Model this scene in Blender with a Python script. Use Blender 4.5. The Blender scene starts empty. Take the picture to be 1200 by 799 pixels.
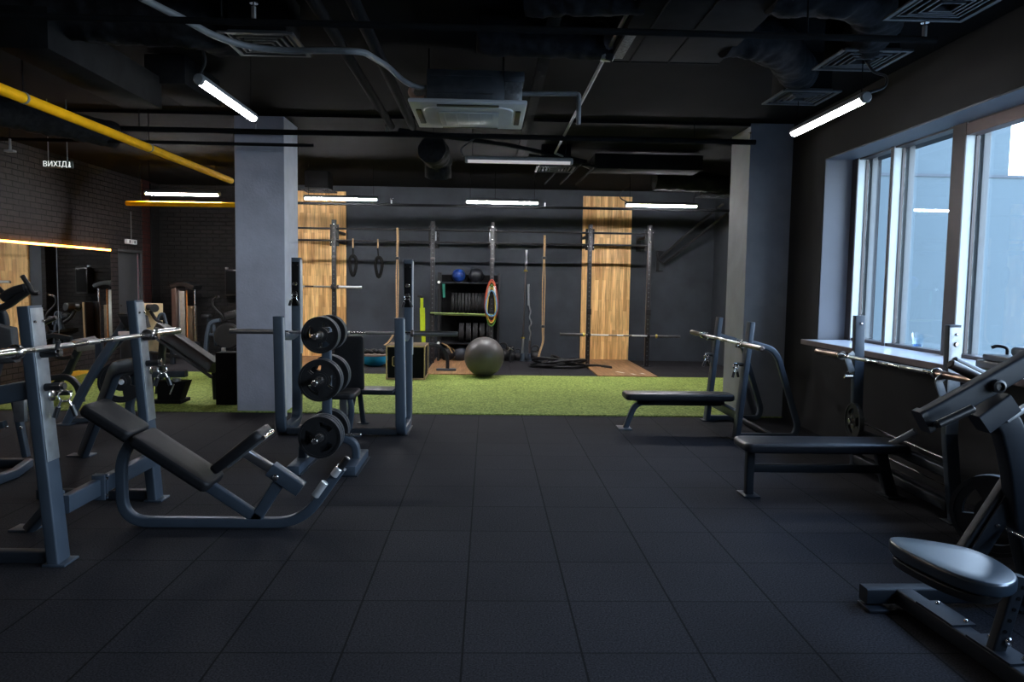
import bpy, bmesh, math, random
from mathutils import Vector, Matrix, noise
random.seed(7)
C = bpy.context.scene.collection
PI = math.pi
V = Vector

# ------------------------------------------------------------------ camera
F, CX, CY = 854.49, 595.402, 393.124
PITCH, YAW, ROLL, CAMH = .0720, .0285, .0153, 1.5437
cp, sp, cy_, sy_ = math.cos(PITCH), math.sin(PITCH), math.cos(YAW), math.sin(YAW)
fwd = V((sy_*cp, cy_*cp, -sp)); r0 = V((cy_, -sy_, 0)); u0 = r0.cross(fwd)
cr, sr = math.cos(ROLL), math.sin(ROLL)
RI = cr*r0 + sr*u0; UP = -sr*r0 + cr*u0
CAM = V((0, 0, CAMH))
def _ray(x, y): return fwd + RI*((x-CX)/F) - UP*((y-CY)/F)
def aY(x, y, v): d = _ray(x, y); return CAM + d*(v/d.y)
def aX(x, y, v): d = _ray(x, y); return CAM + d*(v/d.x)
def aZ(x, y, v=0): d = _ray(x, y); return CAM + d*((v-CAMH)/d.z)
def pl(pts, Y): return [aY(x, y, Y) for x, y in pts]

cam_d = bpy.data.cameras.new('camera'); cam = bpy.data.objects.new('camera', cam_d); C.objects.link(cam)
cam_d.sensor_width = 36; cam_d.sensor_fit = 'HORIZONTAL'; cam_d.lens = F/1200*36
cam_d.shift_x = (600-CX)/1200; cam_d.shift_y = -(399.5-CY)/1200
cam_d.clip_start = .05; cam_d.clip_end = 200
m = Matrix((RI, UP, -fwd)).transposed().to_4x4(); m.translation = CAM
cam.matrix_world = m
bpy.context.scene.camera = cam

# ------------------------------------------------------------------ materials
def nd(nt, t, **kw):
    n = nt.nodes.new(t)
    for k, v in kw.items():
        if hasattr(n, k): setattr(n, k, v)
        else: n.inputs[k].default_value = v
    return n
def base(name):
    mt = bpy.data.materials.new(name); mt.use_nodes = True
    nt = mt.node_tree; b = nt.nodes['Principled BSDF']
    return mt, nt, b
def mat(name, col, rough=.5, metal=0., var=.12, scale=18., bump=0., spec=None, bscale=None):
    mt, nt, b = base(name)
    tc = nd(nt, 'ShaderNodeTexCoord'); no = nd(nt, 'ShaderNodeTexNoise'); no.inputs['Scale'].default_value = scale; no.inputs['Detail'].default_value = 4
    nt.links.new(tc.outputs['Object'], no.inputs['Vector'])
    rp = nd(nt, 'ShaderNodeValToRGB')
    rp.color_ramp.elements[0].position = .3; rp.color_ramp.elements[1].position = .7
    rp.color_ramp.elements[0].color = [c*(1-var) for c in col]+[1]; rp.color_ramp.elements[1].color = [min(1, c*(1+var)) for c in col]+[1]
    nt.links.new(no.outputs['Fac'], rp.inputs['Fac']); nt.links.new(rp.outputs['Color'], b.inputs['Base Color'])
    b.inputs['Roughness'].default_value = rough; b.inputs['Metallic'].default_value = metal
    if spec is not None: b.inputs['Specular IOR Level'].default_value = spec
    if bump:
        n2 = nd(nt, 'ShaderNodeTexNoise'); n2.inputs['Scale'].default_value = bscale or scale*4; n2.inputs['Detail'].default_value = 3
        nt.links.new(tc.outputs['Object'], n2.inputs['Vector'])
        bp = nd(nt, 'ShaderNodeBump'); bp.inputs['Strength'].default_value = bump; bp.inputs['Distance'].default_value = .01
        nt.links.new(n2.outputs['Fac'], bp.inputs['Height']); nt.links.new(bp.outputs['Normal'], b.inputs['Normal'])
    return mt
def emit(name, col, s):
    mt, nt, b = base(name)
    b.inputs['Base Color'].default_value = (.8, .8, .8, 1)
    b.inputs['Emission Color'].default_value = (*col, 1); b.inputs['Emission Strength'].default_value = s
    return mt

STEEL = mat('slate_powder_coat', (.050, .066, .088), .42, .1, .08, 9, .05, bscale=300, spec=.4)
STEELD = mat('dark_powder_coat', (.015, .019, .025), .5, 0, .08, 9, spec=.3)
RIGM = mat('rig_black_steel', (.011, .0105, .012), .6, 0, .1, 9, spec=.3)
CHROME = mat('chrome', (.72, .69, .67), .2, 1., .04, 30)
BRUSH = mat('brushed_plate', (.36, .38, .40), .38, .85, .18, 14)
SATIN = mat('satin_steel_sleeve', (.55, .55, .56), .32, 1., .05, 20)
DARKBAR = mat('dark_bar_steel', (.16, .13, .12), .35, .9, .06, 20)
VINYL = mat('black_vinyl', (.010, .010, .0115), .5, 0, .15, 60, .06, bscale=500, spec=.3)
VINYLG = mat('glossy_black_vinyl', (.012, .013, .017), .36, 0, .1, 60, .04, bscale=400)
SEATV = mat('shiny_seat_vinyl', (.020, .032, .046), .28, 0, .08, 12, spec=1.0)
SEATV.node_tree.nodes['Principled BSDF'].inputs['IOR'].default_value = 1.6
GREYPAD = mat('grey_pad', (.045, .045, .047), .6, 0, .1, 40)
RUBBER = mat('black_rubber', (.013, .013, .014), .42, 0, .15, 30)
BUMPRIM = mat('bumper_rim', (.02, .02, .021), .7, 0, .25, 45, spec=.2)
LOOPB = mat('black_webbing', (.008, .008, .008), .9, 0, .2, 40, spec=.08)
EDGEP = mat('edge_plate_and_highlight', (.5, .51, .53), .45, .3, .08, 20)  # edge plates, and the highlight painted along the short legs
RUBRIM = mat('worn_rubber_rim', (.05, .052, .055), .6, 0, .35, 45)
PLASTIC = mat('black_plastic', (.012, .012, .013), .35, 0, .1, 20)
BLACKW = mat('matt_black_board', (.006, .006, .0065), .8, 0, .1, 20, spec=.1)
CEILP = mat('black_ceiling_paint', (.0075, .0075, .0083), .9, 0, .15, 3, spec=.06)
WALLP = mat('charcoal_wall_paint', (.045, .052, .063), .7, 0, .16, 2.2, .06, bscale=60, spec=.25)
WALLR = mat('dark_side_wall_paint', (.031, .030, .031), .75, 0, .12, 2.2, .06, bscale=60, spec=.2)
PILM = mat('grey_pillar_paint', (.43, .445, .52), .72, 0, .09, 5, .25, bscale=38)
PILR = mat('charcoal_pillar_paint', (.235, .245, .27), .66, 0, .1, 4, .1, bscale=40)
REVEAL = mat('grey_reveal_paint', (.155, .16, .18), .6, 0, .05, 3)
DUCT = mat('painted_duct', (.013, .0135, .0145), .9, 0, .25, 6, .06, spec=.05)
FLEX = mat('black_flex_duct', (.021, .021, .023), .9, 0, .25, 22, .3, bscale=30, spec=.08)
PIPEM = mat('dark_pipe', (.010, .0105, .0115), .9, 0, .15, 9, spec=.05)
GREYPIPE = mat('grey_pipe', (.19, .20, .21), .5, 0, .15, 9)
YELLOW = mat('yellow_pipe_paint', (.86, .43, .003), .75, 0, .1, 9, spec=.12)
YLINE = mat('yellow_line_paint', (.55, .38, .02), .6, 0, .2, 20)
ACW = mat('ac_grey_plastic', (.50, .52, .55), .45, 0, .05, 8)
ACG = mat('ac_grille', (.42, .44, .47), .5, 0, .05, 8)
ACB = mat('galvanised_dark', (.08, .09, .105), .38, .6, .2, 12)
ACL = mat('galvanised_light', (.42, .44, .47), .35, .8, .3, 40)
VENT = mat('vent_grey', (.05, .052, .057), .5, .1, .1, 10)
FRAMEA = mat('window_aluminium', (.56, .62, .62), .5, 0, .05, 8)
FRAMEX = mat('outer_frame_aluminium', (.085, .088, .088), .5, 0, .05, 8)
FRAMED = mat('window_dark_frame', (.06, .048, .046), .45, .2, .1, 8)
SILLM = mat('grey_stone_sill', (.78, .80, .84), .16, 0, .05, 12)
SILLE = mat('sill_edge_brown', (.17, .125, .115), .5, 0, .1, 12)
FACADE = mat('facade_panel', (.084, .106, .114), .9, 0, .02, 1.5, spec=.1)
FACSEAM = mat('facade_seam', (.03, .04, .05), .6)
SNOW = mat('white_render', (.93, .93, .92), .7)
DOORM = mat('dark_grey_door', (.045, .045, .048), .8, 0, .06, 4)
BALLM = mat('grey_ball_vinyl', (.075, .067, .064), .42, 0, .04, 8)
BLUEP = mat('blue_dome_rubber', (.015, .36, .66), .45, 0, .06, 9)
BLUEB = mat('blue_marbled_ball', (.012, .045, .22), .3, 0, .7, 14)
PLYEDGE = mat('plywood_edge', (.52, .36, .18), .6, 0, .2, 26)
PLYPALE = mat('pale_plywood', (.62, .48, .27), .55, 0, .12, 8)
TAN = mat('tan_webbing', (.36, .23, .11), .8, 0, .25, 60)
LIME = mat('lime_rubber', (.50, .62, .012), .5, 0, .08, 12)
PALEGRN = mat('pale_green_rubber', (.33, .45, .13), .5, 0, .1, 12)
REDR = mat('red_tube', (.34, .035, .02), .5)
ORNG = mat('orange_tube', (.40, .10, .02), .5)
YELR = mat('yellow_tube', (.40, .28, .03), .5)
GRNR = mat('green_tube', (.10, .25, .05), .45)
BLUR = mat('blue_tube', (.10, .25, .42), .45)
TEAL = mat('teal_strap', (.01, .16, .11), .6)
BRASS = mat('brass_collar', (.55, .42, .08), .3, .8)
WHITEP = mat('white_plastic', (.75, .75, .74), .45)
BROWNST = mat('bronze_stack_cover', (.13, .085, .07), .35, .4, .1, 6)
ORANGEC = mat('orange_cable_tag', (.55, .2, .04), .5)
LABELW = mat('pale_label', (.8, .62, .55), .4)
TUBE_ON = emit('lamp_diffuser_lit', (.97, .97, 1.0), 190.0)
TUBE_NEAR = emit('lamp_diffuser_near', (.95, .97, 1.0), 24.0)
TUBE_DIM = emit('lamp_diffuser_dim', (.95, .84, .85), .22)  # weak glow put into a tube taken as dimly lit
LEDM = emit('warm_led_strip', (1.0, .36, .035), 8.5)
EXITM = emit('exit_letters_lit', (.85, .9, .85), .55)

def glass(name, col=(.9, .96, 1), rough=0., ior=1.45, thin=True):
    mt, nt, b = base(name)
    out = nt.nodes['Material Output']
    tr = nd(nt, 'ShaderNodeBsdfTransparent'); tr.inputs['Color'].default_value = (*col, 1)
    gl = nd(nt, 'ShaderNodeBsdfGlossy'); gl.inputs['Roughness'].default_value = rough
    fr = nd(nt, 'ShaderNodeFresnel'); ge = nd(nt, 'ShaderNodeNewGeometry'); io = nd(nt, 'ShaderNodeMix', data_type='FLOAT')
    io.inputs[2].default_value = ior; io.inputs[3].default_value = 1/ior
    nt.links.new(ge.outputs['Backfacing'], io.inputs[0]); nt.links.new(io.outputs[0], fr.inputs['IOR'])
    mx = nd(nt, 'ShaderNodeMixShader')
    nt.links.new(fr.outputs[0], mx.inputs[0]); nt.links.new(tr.outputs[0], mx.inputs[1]); nt.links.new(gl.outputs[0], mx.inputs[2])
    nt.links.new(mx.outputs[0], out.inputs['Surface'])
    return mt
GLASS = glass('window_glass')
CUPM = glass('clear_cup_plastic', (.80, .90, .97), .05, 1.9)

def mirror_mat():
    mt, nt, b = base('mirror_silver')
    b.inputs['Base Color'].default_value = (.78, .78, .76, 1); b.inputs['Metallic'].default_value = 1; b.inputs['Roughness'].default_value = .02
    return mt
MIRROR = mirror_mat()

def xyz(nt):
    g = nd(nt, 'ShaderNodeNewGeometry'); s = nd(nt, 'ShaderNodeSeparateXYZ'); nt.links.new(g.outputs['Position'], s.inputs[0]); return g, s
def math_n(nt, op, a, b=None):
    n = nd(nt, 'ShaderNodeMath', operation=op)
    for i, v in enumerate((a, b)):
        if v is None: continue
        if isinstance(v, (int, float)): n.inputs[i].default_value = v
        else: nt.links.new(v, n.inputs[i])
    return n.outputs[0]

def floor_mat():
    mt, nt, b = base('rubber_floor_tiles')
    g, s = xyz(nt)
    # half metre tiles: groove mask and a tone per tile
    def cell(o, off):
        u = math_n(nt, 'DIVIDE', math_n(nt, 'SUBTRACT', o, off), .5)
        fr = math_n(nt, 'FRACT', u); fl = math_n(nt, 'FLOOR', u)
        d = math_n(nt, 'MULTIPLY', math_n(nt, 'MINIMUM', fr, math_n(nt, 'SUBTRACT', 1.0, fr)), .5)
        return d, fl
    dx, fx = cell(s.outputs[0], -.0866); dy, fy = cell(s.outputs[1], 2.9455)
    wx = math_n(nt, 'LESS_THAN', dx, .0046); wy = math_n(nt, 'LESS_THAN', dy, .0046)
    wy2 = math_n(nt, 'MULTIPLY', wy, .75)
    gr = math_n(nt, 'MAXIMUM', wx, wy2)
    cmb = nd(nt, 'ShaderNodeCombineXYZ'); nt.links.new(fx, cmb.inputs[0]); nt.links.new(fy, cmb.inputs[1])
    wn = nd(nt, 'ShaderNodeTexWhiteNoise', noise_dimensions='3D'); nt.links.new(cmb.outputs[0], wn.inputs['Vector'])
    fine = nd(nt, 'ShaderNodeTexNoise'); fine.inputs['Scale'].default_value = 120; fine.inputs['Detail'].default_value = 3
    nt.links.new(g.outputs['Position'], fine.inputs['Vector'])
    big = nd(nt, 'ShaderNodeTexNoise'); big.inputs['Scale'].default_value = 1.6; big.inputs['Detail'].default_value = 5
    nt.links.new(g.outputs['Position'], big.inputs['Vector'])
    f1 = math_n(nt, 'MULTIPLY_ADD', fine.outputs['Fac'], 3.4); f1.node.inputs[2].default_value = -.7
    f1 = math_n(nt, 'MAXIMUM', f1, .12)
    f2 = math_n(nt, 'MULTIPLY_ADD', wn.outputs['Value'], .16); f2.node.inputs[2].default_value = .92
    f3 = math_n(nt, 'MULTIPLY_ADD', big.outputs['Fac'], .5); f3.node.inputs[2].default_value = .75
    f = math_n(nt, 'MULTIPLY', math_n(nt, 'MULTIPLY', f1, f2), f3)
    f = math_n(nt, 'MULTIPLY', f, math_n(nt, 'SUBTRACT', 1.0, math_n(nt, 'MULTIPLY', gr, .85)))
    mx = nd(nt, 'ShaderNodeMix', data_type='RGBA', blend_type='MULTIPLY'); mx.inputs['Factor'].default_value = 1
    mx.inputs[6].default_value = (.0225, .0215, .0245, 1)
    nt.links.new(f, mx.inputs[7]); nt.links.new(mx.outputs[2], b.inputs['Base Color'])
    b.inputs['Roughness'].default_value = .85
    b.inputs['Specular IOR Level'].default_value = .12
    h = math_n(nt, 'SUBTRACT', math_n(nt, 'MULTIPLY', fine.outputs['Fac'], .5), gr)
    bp = nd(nt, 'ShaderNodeBump'); bp.inputs['Strength'].default_value = .35; bp.inputs['Distance'].default_value = .004
    nt.links.new(h, bp.inputs['Height']); nt.links.new(bp.outputs['Normal'], b.inputs['Normal'])
    return mt
FLOORM = floor_mat()

def turf_mat():
    mt, nt, b = base('green_turf')
    g, s = xyz(nt)
    mp = nd(nt, 'ShaderNodeMapping'); mp.inputs['Scale'].default_value = (34, 20, 34); nt.links.new(g.outputs['Position'], mp.inputs['Vector'])
    n1 = nd(nt, 'ShaderNodeTexNoise'); n1.inputs['Scale'].default_value = 1.4; n1.inputs['Detail'].default_value = 5; nt.links.new(mp.outputs[0], n1.inputs['Vector'])
    n2 = nd(nt, 'ShaderNodeTexNoise'); n2.inputs['Scale'].default_value = 2.2; n2.inputs['Detail'].default_value = 4; nt.links.new(g.outputs['Position'], n2.inputs['Vector'])
    mixf = math_n(nt, 'ADD', math_n(nt, 'MULTIPLY', n1.outputs['Fac'], .88), math_n(nt, 'MULTIPLY', n2.outputs['Fac'], .12))
    rp = nd(nt, 'ShaderNodeValToRGB'); e = rp.color_ramp.elements
    e[0].position = .36; e[0].color = (.125, .178, .034, 1); e[1].position = .63; e[1].color = (.36, .44, .11, 1)
    nt.links.new(mixf, rp.inputs['Fac']); nt.links.new(rp.outputs['Color'], b.inputs['Base Color'])
    b.inputs['Roughness'].default_value = .85; b.inputs['Specular IOR Level'].default_value = .2
    bp = nd(nt, 'ShaderNodeBump'); bp.inputs['Strength'].default_value = .9; bp.inputs['Distance'].default_value = .02
    nt.links.new(n1.outputs['Fac'], bp.inputs['Height']); nt.links.new(bp.outputs['Normal'], b.inputs['Normal'])
    return mt
TURFM = turf_mat()

def brick_mat(name, a, bcol, mort, plane='YZ', sx=1.):
    mt, nt, b = base(name)
    g, s = xyz(nt); cb = nd(nt, 'ShaderNodeCombineXYZ')
    nt.links.new(s.outputs[1 if plane == 'YZ' else 0], cb.inputs[0]); nt.links.new(s.outputs[2], cb.inputs[1])
    br = nd(nt, 'ShaderNodeTexBrick'); br.inputs['Scale'].default_value = 1
    br.inputs['Brick Width'].default_value = .26*sx; br.inputs['Row Height'].default_value = .082; br.inputs['Mortar Size'].default_value = .009
    br.inputs['Mortar Smooth'].default_value = .3; br.inputs['Color1'].default_value = (*a, 1); br.inputs['Color2'].default_value = (*bcol, 1); br.inputs['Mortar'].default_value = (*mort, 1)
    no = nd(nt, 'ShaderNodeTexNoise'); no.inputs['Scale'].default_value = 9; no.inputs['Detail'].default_value = 4; nt.links.new(g.outputs['Position'], no.inputs['Vector'])
    ad = nd(nt, 'ShaderNodeVectorMath', operation='MULTIPLY_ADD'); ad.inputs[1].default_value = (.014, .014, .014)
    nt.links.new(no.outputs['Color'], ad.inputs[0]); nt.links.new(cb.outputs[0], ad.inputs[2]); nt.links.new(ad.outputs[0], br.inputs['Vector'])
    mx = nd(nt, 'ShaderNodeMix', data_type='RGBA', blend_type='MULTIPLY'); mx.inputs['Factor'].default_value = .5
    nt.links.new(br.outputs['Color'], mx.inputs[6]); nt.links.new(no.outputs['Fac'], mx.inputs[7]); nt.links.new(mx.outputs[2], b.inputs['Base Color'])
    b.inputs['Roughness'].default_value = .7; b.inputs['Specular IOR Level'].default_value = .2
    h = math_n(nt, 'ADD', math_n(nt, 'SUBTRACT', 1.0, br.outputs['Fac']), math_n(nt, 'MULTIPLY', no.outputs['Fac'], .5))
    bp = nd(nt, 'ShaderNodeBump'); bp.inputs['Strength'].default_value = 1; bp.inputs['Distance'].default_value = .018
    nt.links.new(h, bp.inputs['Height']); nt.links.new(bp.outputs['Normal'], b.inputs['Normal'])
    return mt
BRICKL = brick_mat('black_painted_brick', (.044, .035, .034), (.031, .026, .026), (.007, .006, .007))
BRICKB = brick_mat('black_back_brick', (.024, .020, .020), (.015, .014, .014), (.008, .008, .008), 'XZ')
BRICKR = brick_mat('dark_red_brick', (.065, .018, .016), (.045, .014, .013), (.02, .012, .012))

def wood_mat(name, vertical=True, tint=1., cols=None):
    mt, nt, b = base(name)
    g, s = xyz(nt); cb = nd(nt, 'ShaderNodeCombineXYZ')
    nt.links.new(s.outputs[2 if vertical else 1], cb.inputs[0]); nt.links.new(s.outputs[0], cb.inputs[1])
    br = nd(nt, 'ShaderNodeTexBrick'); br.inputs['Scale'].default_value = 1; br.inputs['Brick Width'].default_value = .62; br.inputs['Row Height'].default_value = .072
    br.inputs['Mortar Size'].default_value = .0012; br.inputs['Bias'].default_value = 0.; br.offset = .37; br.offset_frequency = 2
    c = cols or ((1.0, .67, .29), (.66, .35, .12), (.36, .18, .06))
    br.inputs['Color1'].default_value = (*[x*tint for x in c[0]], 1); br.inputs['Color2'].default_value = (*[x*tint for x in c[1]], 1); br.inputs['Mortar'].default_value = (*[x*tint for x in c[2]], 1)
    nt.links.new(cb.outputs[0], br.inputs['Vector'])
    mp = nd(nt, 'ShaderNodeMapping'); mp.inputs['Scale'].default_value = (38, 38, 2.2) if vertical else (38, 2.2, 38)
    nt.links.new(g.outputs['Position'], mp.inputs['Vector'])
    no = nd(nt, 'ShaderNodeTexNoise'); no.inputs['Scale'].default_value = 1; no.inputs['Detail'].default_value = 5; no.inputs['Distortion'].default_value = .6; nt.links.new(mp.outputs[0], no.inputs['Vector'])
    rp = nd(nt, 'ShaderNodeValToRGB'); rp.color_ramp.elements[0].position = .3; rp.color_ramp.elements[0].color = (.62, .55, .48, 1); rp.color_ramp.elements[1].position = .62; rp.color_ramp.elements[1].color = (1.12, 1.1, 1.05, 1)
    nt.links.new(no.outputs['Fac'], rp.inputs['Fac'])
    mx = nd(nt, 'ShaderNodeMix', data_type='RGBA', blend_type='MULTIPLY'); mx.inputs['Factor'].default_value = 1
    nt.links.new(br.outputs['Color'], mx.inputs[6]); nt.links.new(rp.outputs['Color'], mx.inputs[7]); nt.links.new(mx.outputs[2], b.inputs['Base Color'])
    b.inputs['Roughness'].default_value = .5
    return mt
WOODP = wood_mat('oak_plank_panel')
WOODF = wood_mat('brown_platform_wood', False, .72, ((.50, .28, .14), (.36, .19, .09), (.16, .08, .04)))

# ------------------------------------------------------------------ mesh builder
class MB:
    def __init__(s): s.bm = bmesh.new()
    def box(s, c, size, bev=.0, rot=None):
        g = bmesh.ops.create_cube(s.bm, size=1)
        vs = g['verts']
        M = Matrix.Translation(V(c)) @ (rot.to_4x4() if rot is not None else Matrix()) @ Matrix.Diagonal((*size, 1))
        bmesh.ops.transform(s.bm, matrix=M, verts=vs)
        if bev:
            es = list({e for v in vs for e in v.link_edges})
            bmesh.ops.bevel(s.bm, geom=es, offset=bev, segments=2, affect='EDGES', profile=.5)
        return s
    def loft(s, rings, cap0=True, cap1=True, closed=False):
        R = [[s.bm.verts.new(p) for p in r] for r in rings]
        n = len(R[0])
        pairs = list(zip(R, R[1:])) + ([(R[-1], R[0])] if closed else [])
        for a, b in pairs:
            for i in range(n):
                s.bm.faces.new((a[i], a[(i+1) % n], b[(i+1) % n], b[i]))
        if not closed:
            if cap0: s.bm.faces.new(list(reversed(R[0])))
            if cap1: s.bm.faces.new(R[-1])
        return s
    def sweep(s, pts, w, h, nrm, fil=.0, rc=None, seg=6):
        """flat-sided tube along pts: w across nrm, h in the plane of the bend"""
        pts = fillet([V(p) for p in pts], fil, seg); nrm = V(nrm).normalized()
        rc = min(w, h)*.18 if rc is None else rc
        prof = rrect(w, h, rc, 3)
        rings = []
        for i, p in enumerate(pts):
            a = pts[i]-pts[i-1] if i else pts[1]-pts[0]
            b = pts[i+1]-pts[i] if i < len(pts)-1 else a
            a = a.normalized(); b = b.normalized(); t = (a+b).normalized()
            n = (nrm - t*nrm.dot(t)).normalized(); o = t.cross(n).normalized()
            k = 1/max(.5, math.sqrt(max(.05, (1+a.dot(b))/2)))
            rings.append([p + n*x + o*(y*k) for x, y in prof])
        return s.loft(rings)
    def tube(s, pts, r, fil=0., n=12, seg=6, closed=False, taper=None):
        pts = [V(p) for p in pts]
        if not closed: pts = fillet(pts, fil, seg)
        rings = []; ref = None
        N = len(pts)
        for i, p in enumerate(pts):
            if closed: t = (pts[(i+1) % N]-pts[i-1]).normalized()
            else: t = ((pts[min(i+1, N-1)]-p).normalized() + (p-pts[max(i-1, 0)]).normalized()).normalized()
            if ref is None:
                ref = t.orthogonal().normalized()
            ref = (ref - t*ref.dot(t)).normalized(); o = t.cross(ref)
            rr = r(i/(N-1)) if callable(r) else r
            rings.append([p + ref*(rr*math.cos(2*PI*k/n)) + o*(rr*math.sin(2*PI*k/n)) for k in range(n)])
        return s.loft(rings, closed=closed)
    def lathe(s, prof, org, axis, n=32, cap=True):
        """prof: (radius, distance along axis)"""
        ax = V(axis).normalized(); a = ax.orthogonal().normalized(); b = ax.cross(a); o = V(org)
        rings = [[o + ax*d + a*(max(r, 1e-4)*math.cos(2*PI*k/n)) + b*(max(r, 1e-4)*math.sin(2*PI*k/n)) for k in range(n)] for r, d in prof]
        return s.loft(rings, cap, cap)
    def cyl(s, p, q, r, n=16, bev=0.):
        p, q = V(p), V(q); L = (q-p).length
        if bev: return s.lathe([(r-bev, 0), (r, bev), (r, L-bev), (r-bev, L)], p, q-p, n)
        return s.lathe([(r, 0), (r, L)], p, q-p, n)
    def pad(s, outline, nrm, t, e=None, k=4, bulge=.05):
        """upholstered slab: convex outline at its top face, thickness t below it"""
        P = [V(p) for p in outline]; nrm = V(nrm).normalized(); c = sum(P, V())/len(P)
        e = e or t*.35
        rings = []
        prof = []
        for i in range(k+1):
            a = PI/2*i/k; prof.append((e*(1-math.sin(a)), -t + e*(1-math.cos(a))))
        for i in range(k+1):
            a = PI/2*i/k; prof.append((e*(1-math.cos(a)), -e*(1-math.sin(a))))
        for ins, z in prof:
            rings.append([p + (c-p).normalized()*min(ins, (c-p).length*.5) + nrm*z for p in P])
        rings.append([c + (p-c)*.55 + nrm*(t*bulge) for p in P])
        return s.loft(rings)
    def build(s, name, material, parent=None, smooth=True, ang=38, **props):
        bmesh.ops.recalc_face_normals(s.bm, faces=s.bm.faces[:])
        me = bpy.data.meshes.new(name)
        off = V()
        p = parent
        while p is not None: off += p.location; p = p.parent
        if off.length: bmesh.ops.translate(s.bm, vec=-off, verts=s.bm.verts[:])
        if parent is None:
            # a free-standing mesh keeps its own origin at the middle of its foot
            xs = [v.co for v in s.bm.verts]
            o0 = V(((min(v.x for v in xs)+max(v.x for v in xs))/2, (min(v.y for v in xs)+max(v.y for v in xs))/2, min(v.z for v in xs)))
            bmesh.ops.translate(s.bm, vec=-o0, verts=s.bm.verts[:])
        if smooth:
            for f in s.bm.faces: f.smooth = True
            ca = math.radians(ang)
            for e in s.bm.edges:
                if len(e.link_faces) == 2 and e.calc_face_angle(0) > ca: e.smooth = False
        s.bm.to_mesh(me); s.bm.free()
        me.materials.append(material)
        o = bpy.data.objects.new(name, me); C.objects.link(o)
        if parent is not None: o.parent = parent
        else: o.location = o0
        for k_, v_ in props.items(): o[k_] = v_
        return o

def fillet(pts, r, seg=6):
    if r <= 0 or len(pts) < 3: return pts
    out = [pts[0]]
    for i in range(1, len(pts)-1):
        p, a, b = pts[i], pts[i-1], pts[i+1]
        d = min(r, (p-a).length*.48, (b-p).length*.48)
        A = p + (a-p).normalized()*d; B = p + (b-p).normalized()*d
        for k in range(seg+1):
            t = k/seg
            out.append(A*(1-t)**2 + p*2*t*(1-t) + B*t*t)
    return out + [pts[-1]]
def rrect(w, h, r, k=3):
    out = []
    for sx, sy, a0 in ((1, 1, 0), (-1, 1, 90), (-1, -1, 180), (1, -1, 270)):
        for i in range(k+1):
            a = math.radians(a0 + 90*i/k)
            out.append((sx*(w/2-r)+r*math.cos(a), sy*(h/2-r)+r*math.sin(a)))
    return out
def rr_outline(c, ux, uy, L, W, r, k=5):
    ux, uy = V(ux).normalized(), V(uy).normalized()
    return [V(c)+ux*x+uy*y for x, y in rrect(L, W, r, k)]

# ------------------------------------------------------------------ things
def tag(o, label, cat, group=None, kind=None):
    o['label'] = label; o['category'] = cat
    if group: o['group'] = group
    if kind: o['kind'] = kind
    return o
def thing(name, label, cat, loc=(0, 0, 0), group=None):
    o = bpy.data.objects.new(name, None); C.objects.link(o); o.location = V(loc); o.empty_display_size = .1
    return tag(o, label, cat, group)
def struct(o): o['kind'] = 'structure'; return o
def copy_tree(o, parent=None):
    c = o.copy(); C.objects.link(c); c.parent = parent
    for ch in [x for x in bpy.data.objects if x.parent == o]: copy_tree(ch, c)
    return c
def again(o, loc, label, group=None, rotz=None, rot=None):
    c = copy_tree(o); c.location = V(loc); c['label'] = label
    if group: c['group'] = group
    if rotz is not None: c.rotation_euler.z = rotz
    if rot is not None: c.rotation_euler = rot
    return c
# ------------------------------------------------------------------ the setting
CEIL = 3.42
def sbox(name, lo, hi, material, bev=0.):
    lo, hi = V(lo), V(hi)
    return struct(MB().box((lo+hi)/2, hi-lo, bev).build(name, material, smooth=False))
sbox('floor', (-6.9, -5.2, -.12), (4.62, 15.3, 0), FLOORM)
sbox('floor_turf', (-6.68, 8.45, -.02), (4.57, 12.05, .012), TURFM)
sbox('floor_yellow_line', (-6.66, 9.6, 0), (-6.34, 12.0, .016), YLINE)
sbox('ceiling', (-6.9, -5.2, CEIL), (4.62, 15.3, CEIL+.2), CEILP)
sbox('ceiling_beam', (-6.68, 8.47, 3.385), (3.02, 9.08, CEIL+.02), CEILP)
# left wall: black painted brick with a door recess and a red brick end
sbox('wall_left', (-6.9, -5.2, 0), (-6.68, 13.41, CEIL), BRICKL)
sbox('wall_left_over_door', (-6.9, 13.41, 2.055), (-6.68, 14.36, CEIL), BRICKL)
sbox('wall_left_corner', (-6.9, 14.36, 0), (-6.66, 14.72, CEIL), BRICKR)
sbox('wall_left_end', (-6.9, 14.72, 0), (-6.68, 15.3, CEIL), BRICKB)
sbox('wall_back_brick', (-6.68, 15.1, 0), (-4.42, 15.3, CEIL), BRICKB)
sbox('wall_back', (-4.42, 14.75, 0), (4.61, 14.95, CEIL), WALLP)
sbox('wall_back_return', (-4.50, 14.75, 0), (-4.42, 15.12, CEIL), BRICKB)
sbox('wall_far_right', (4.57, 9.05, 0), (4.61, 15.0, CEIL), WALLP)
sbox('exterior_cladding', (4.612, 8.9, -4), (4.63, 12.0, 8), FACADE)
sbox('exterior_cladding_end', (4.1, 8.87, -4), (4.63, 8.895, 8), FACADE)
sbox('wall_front', (-6.9, -5.2, 0), (4.2, -5.0, CEIL), WALLR)
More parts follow.
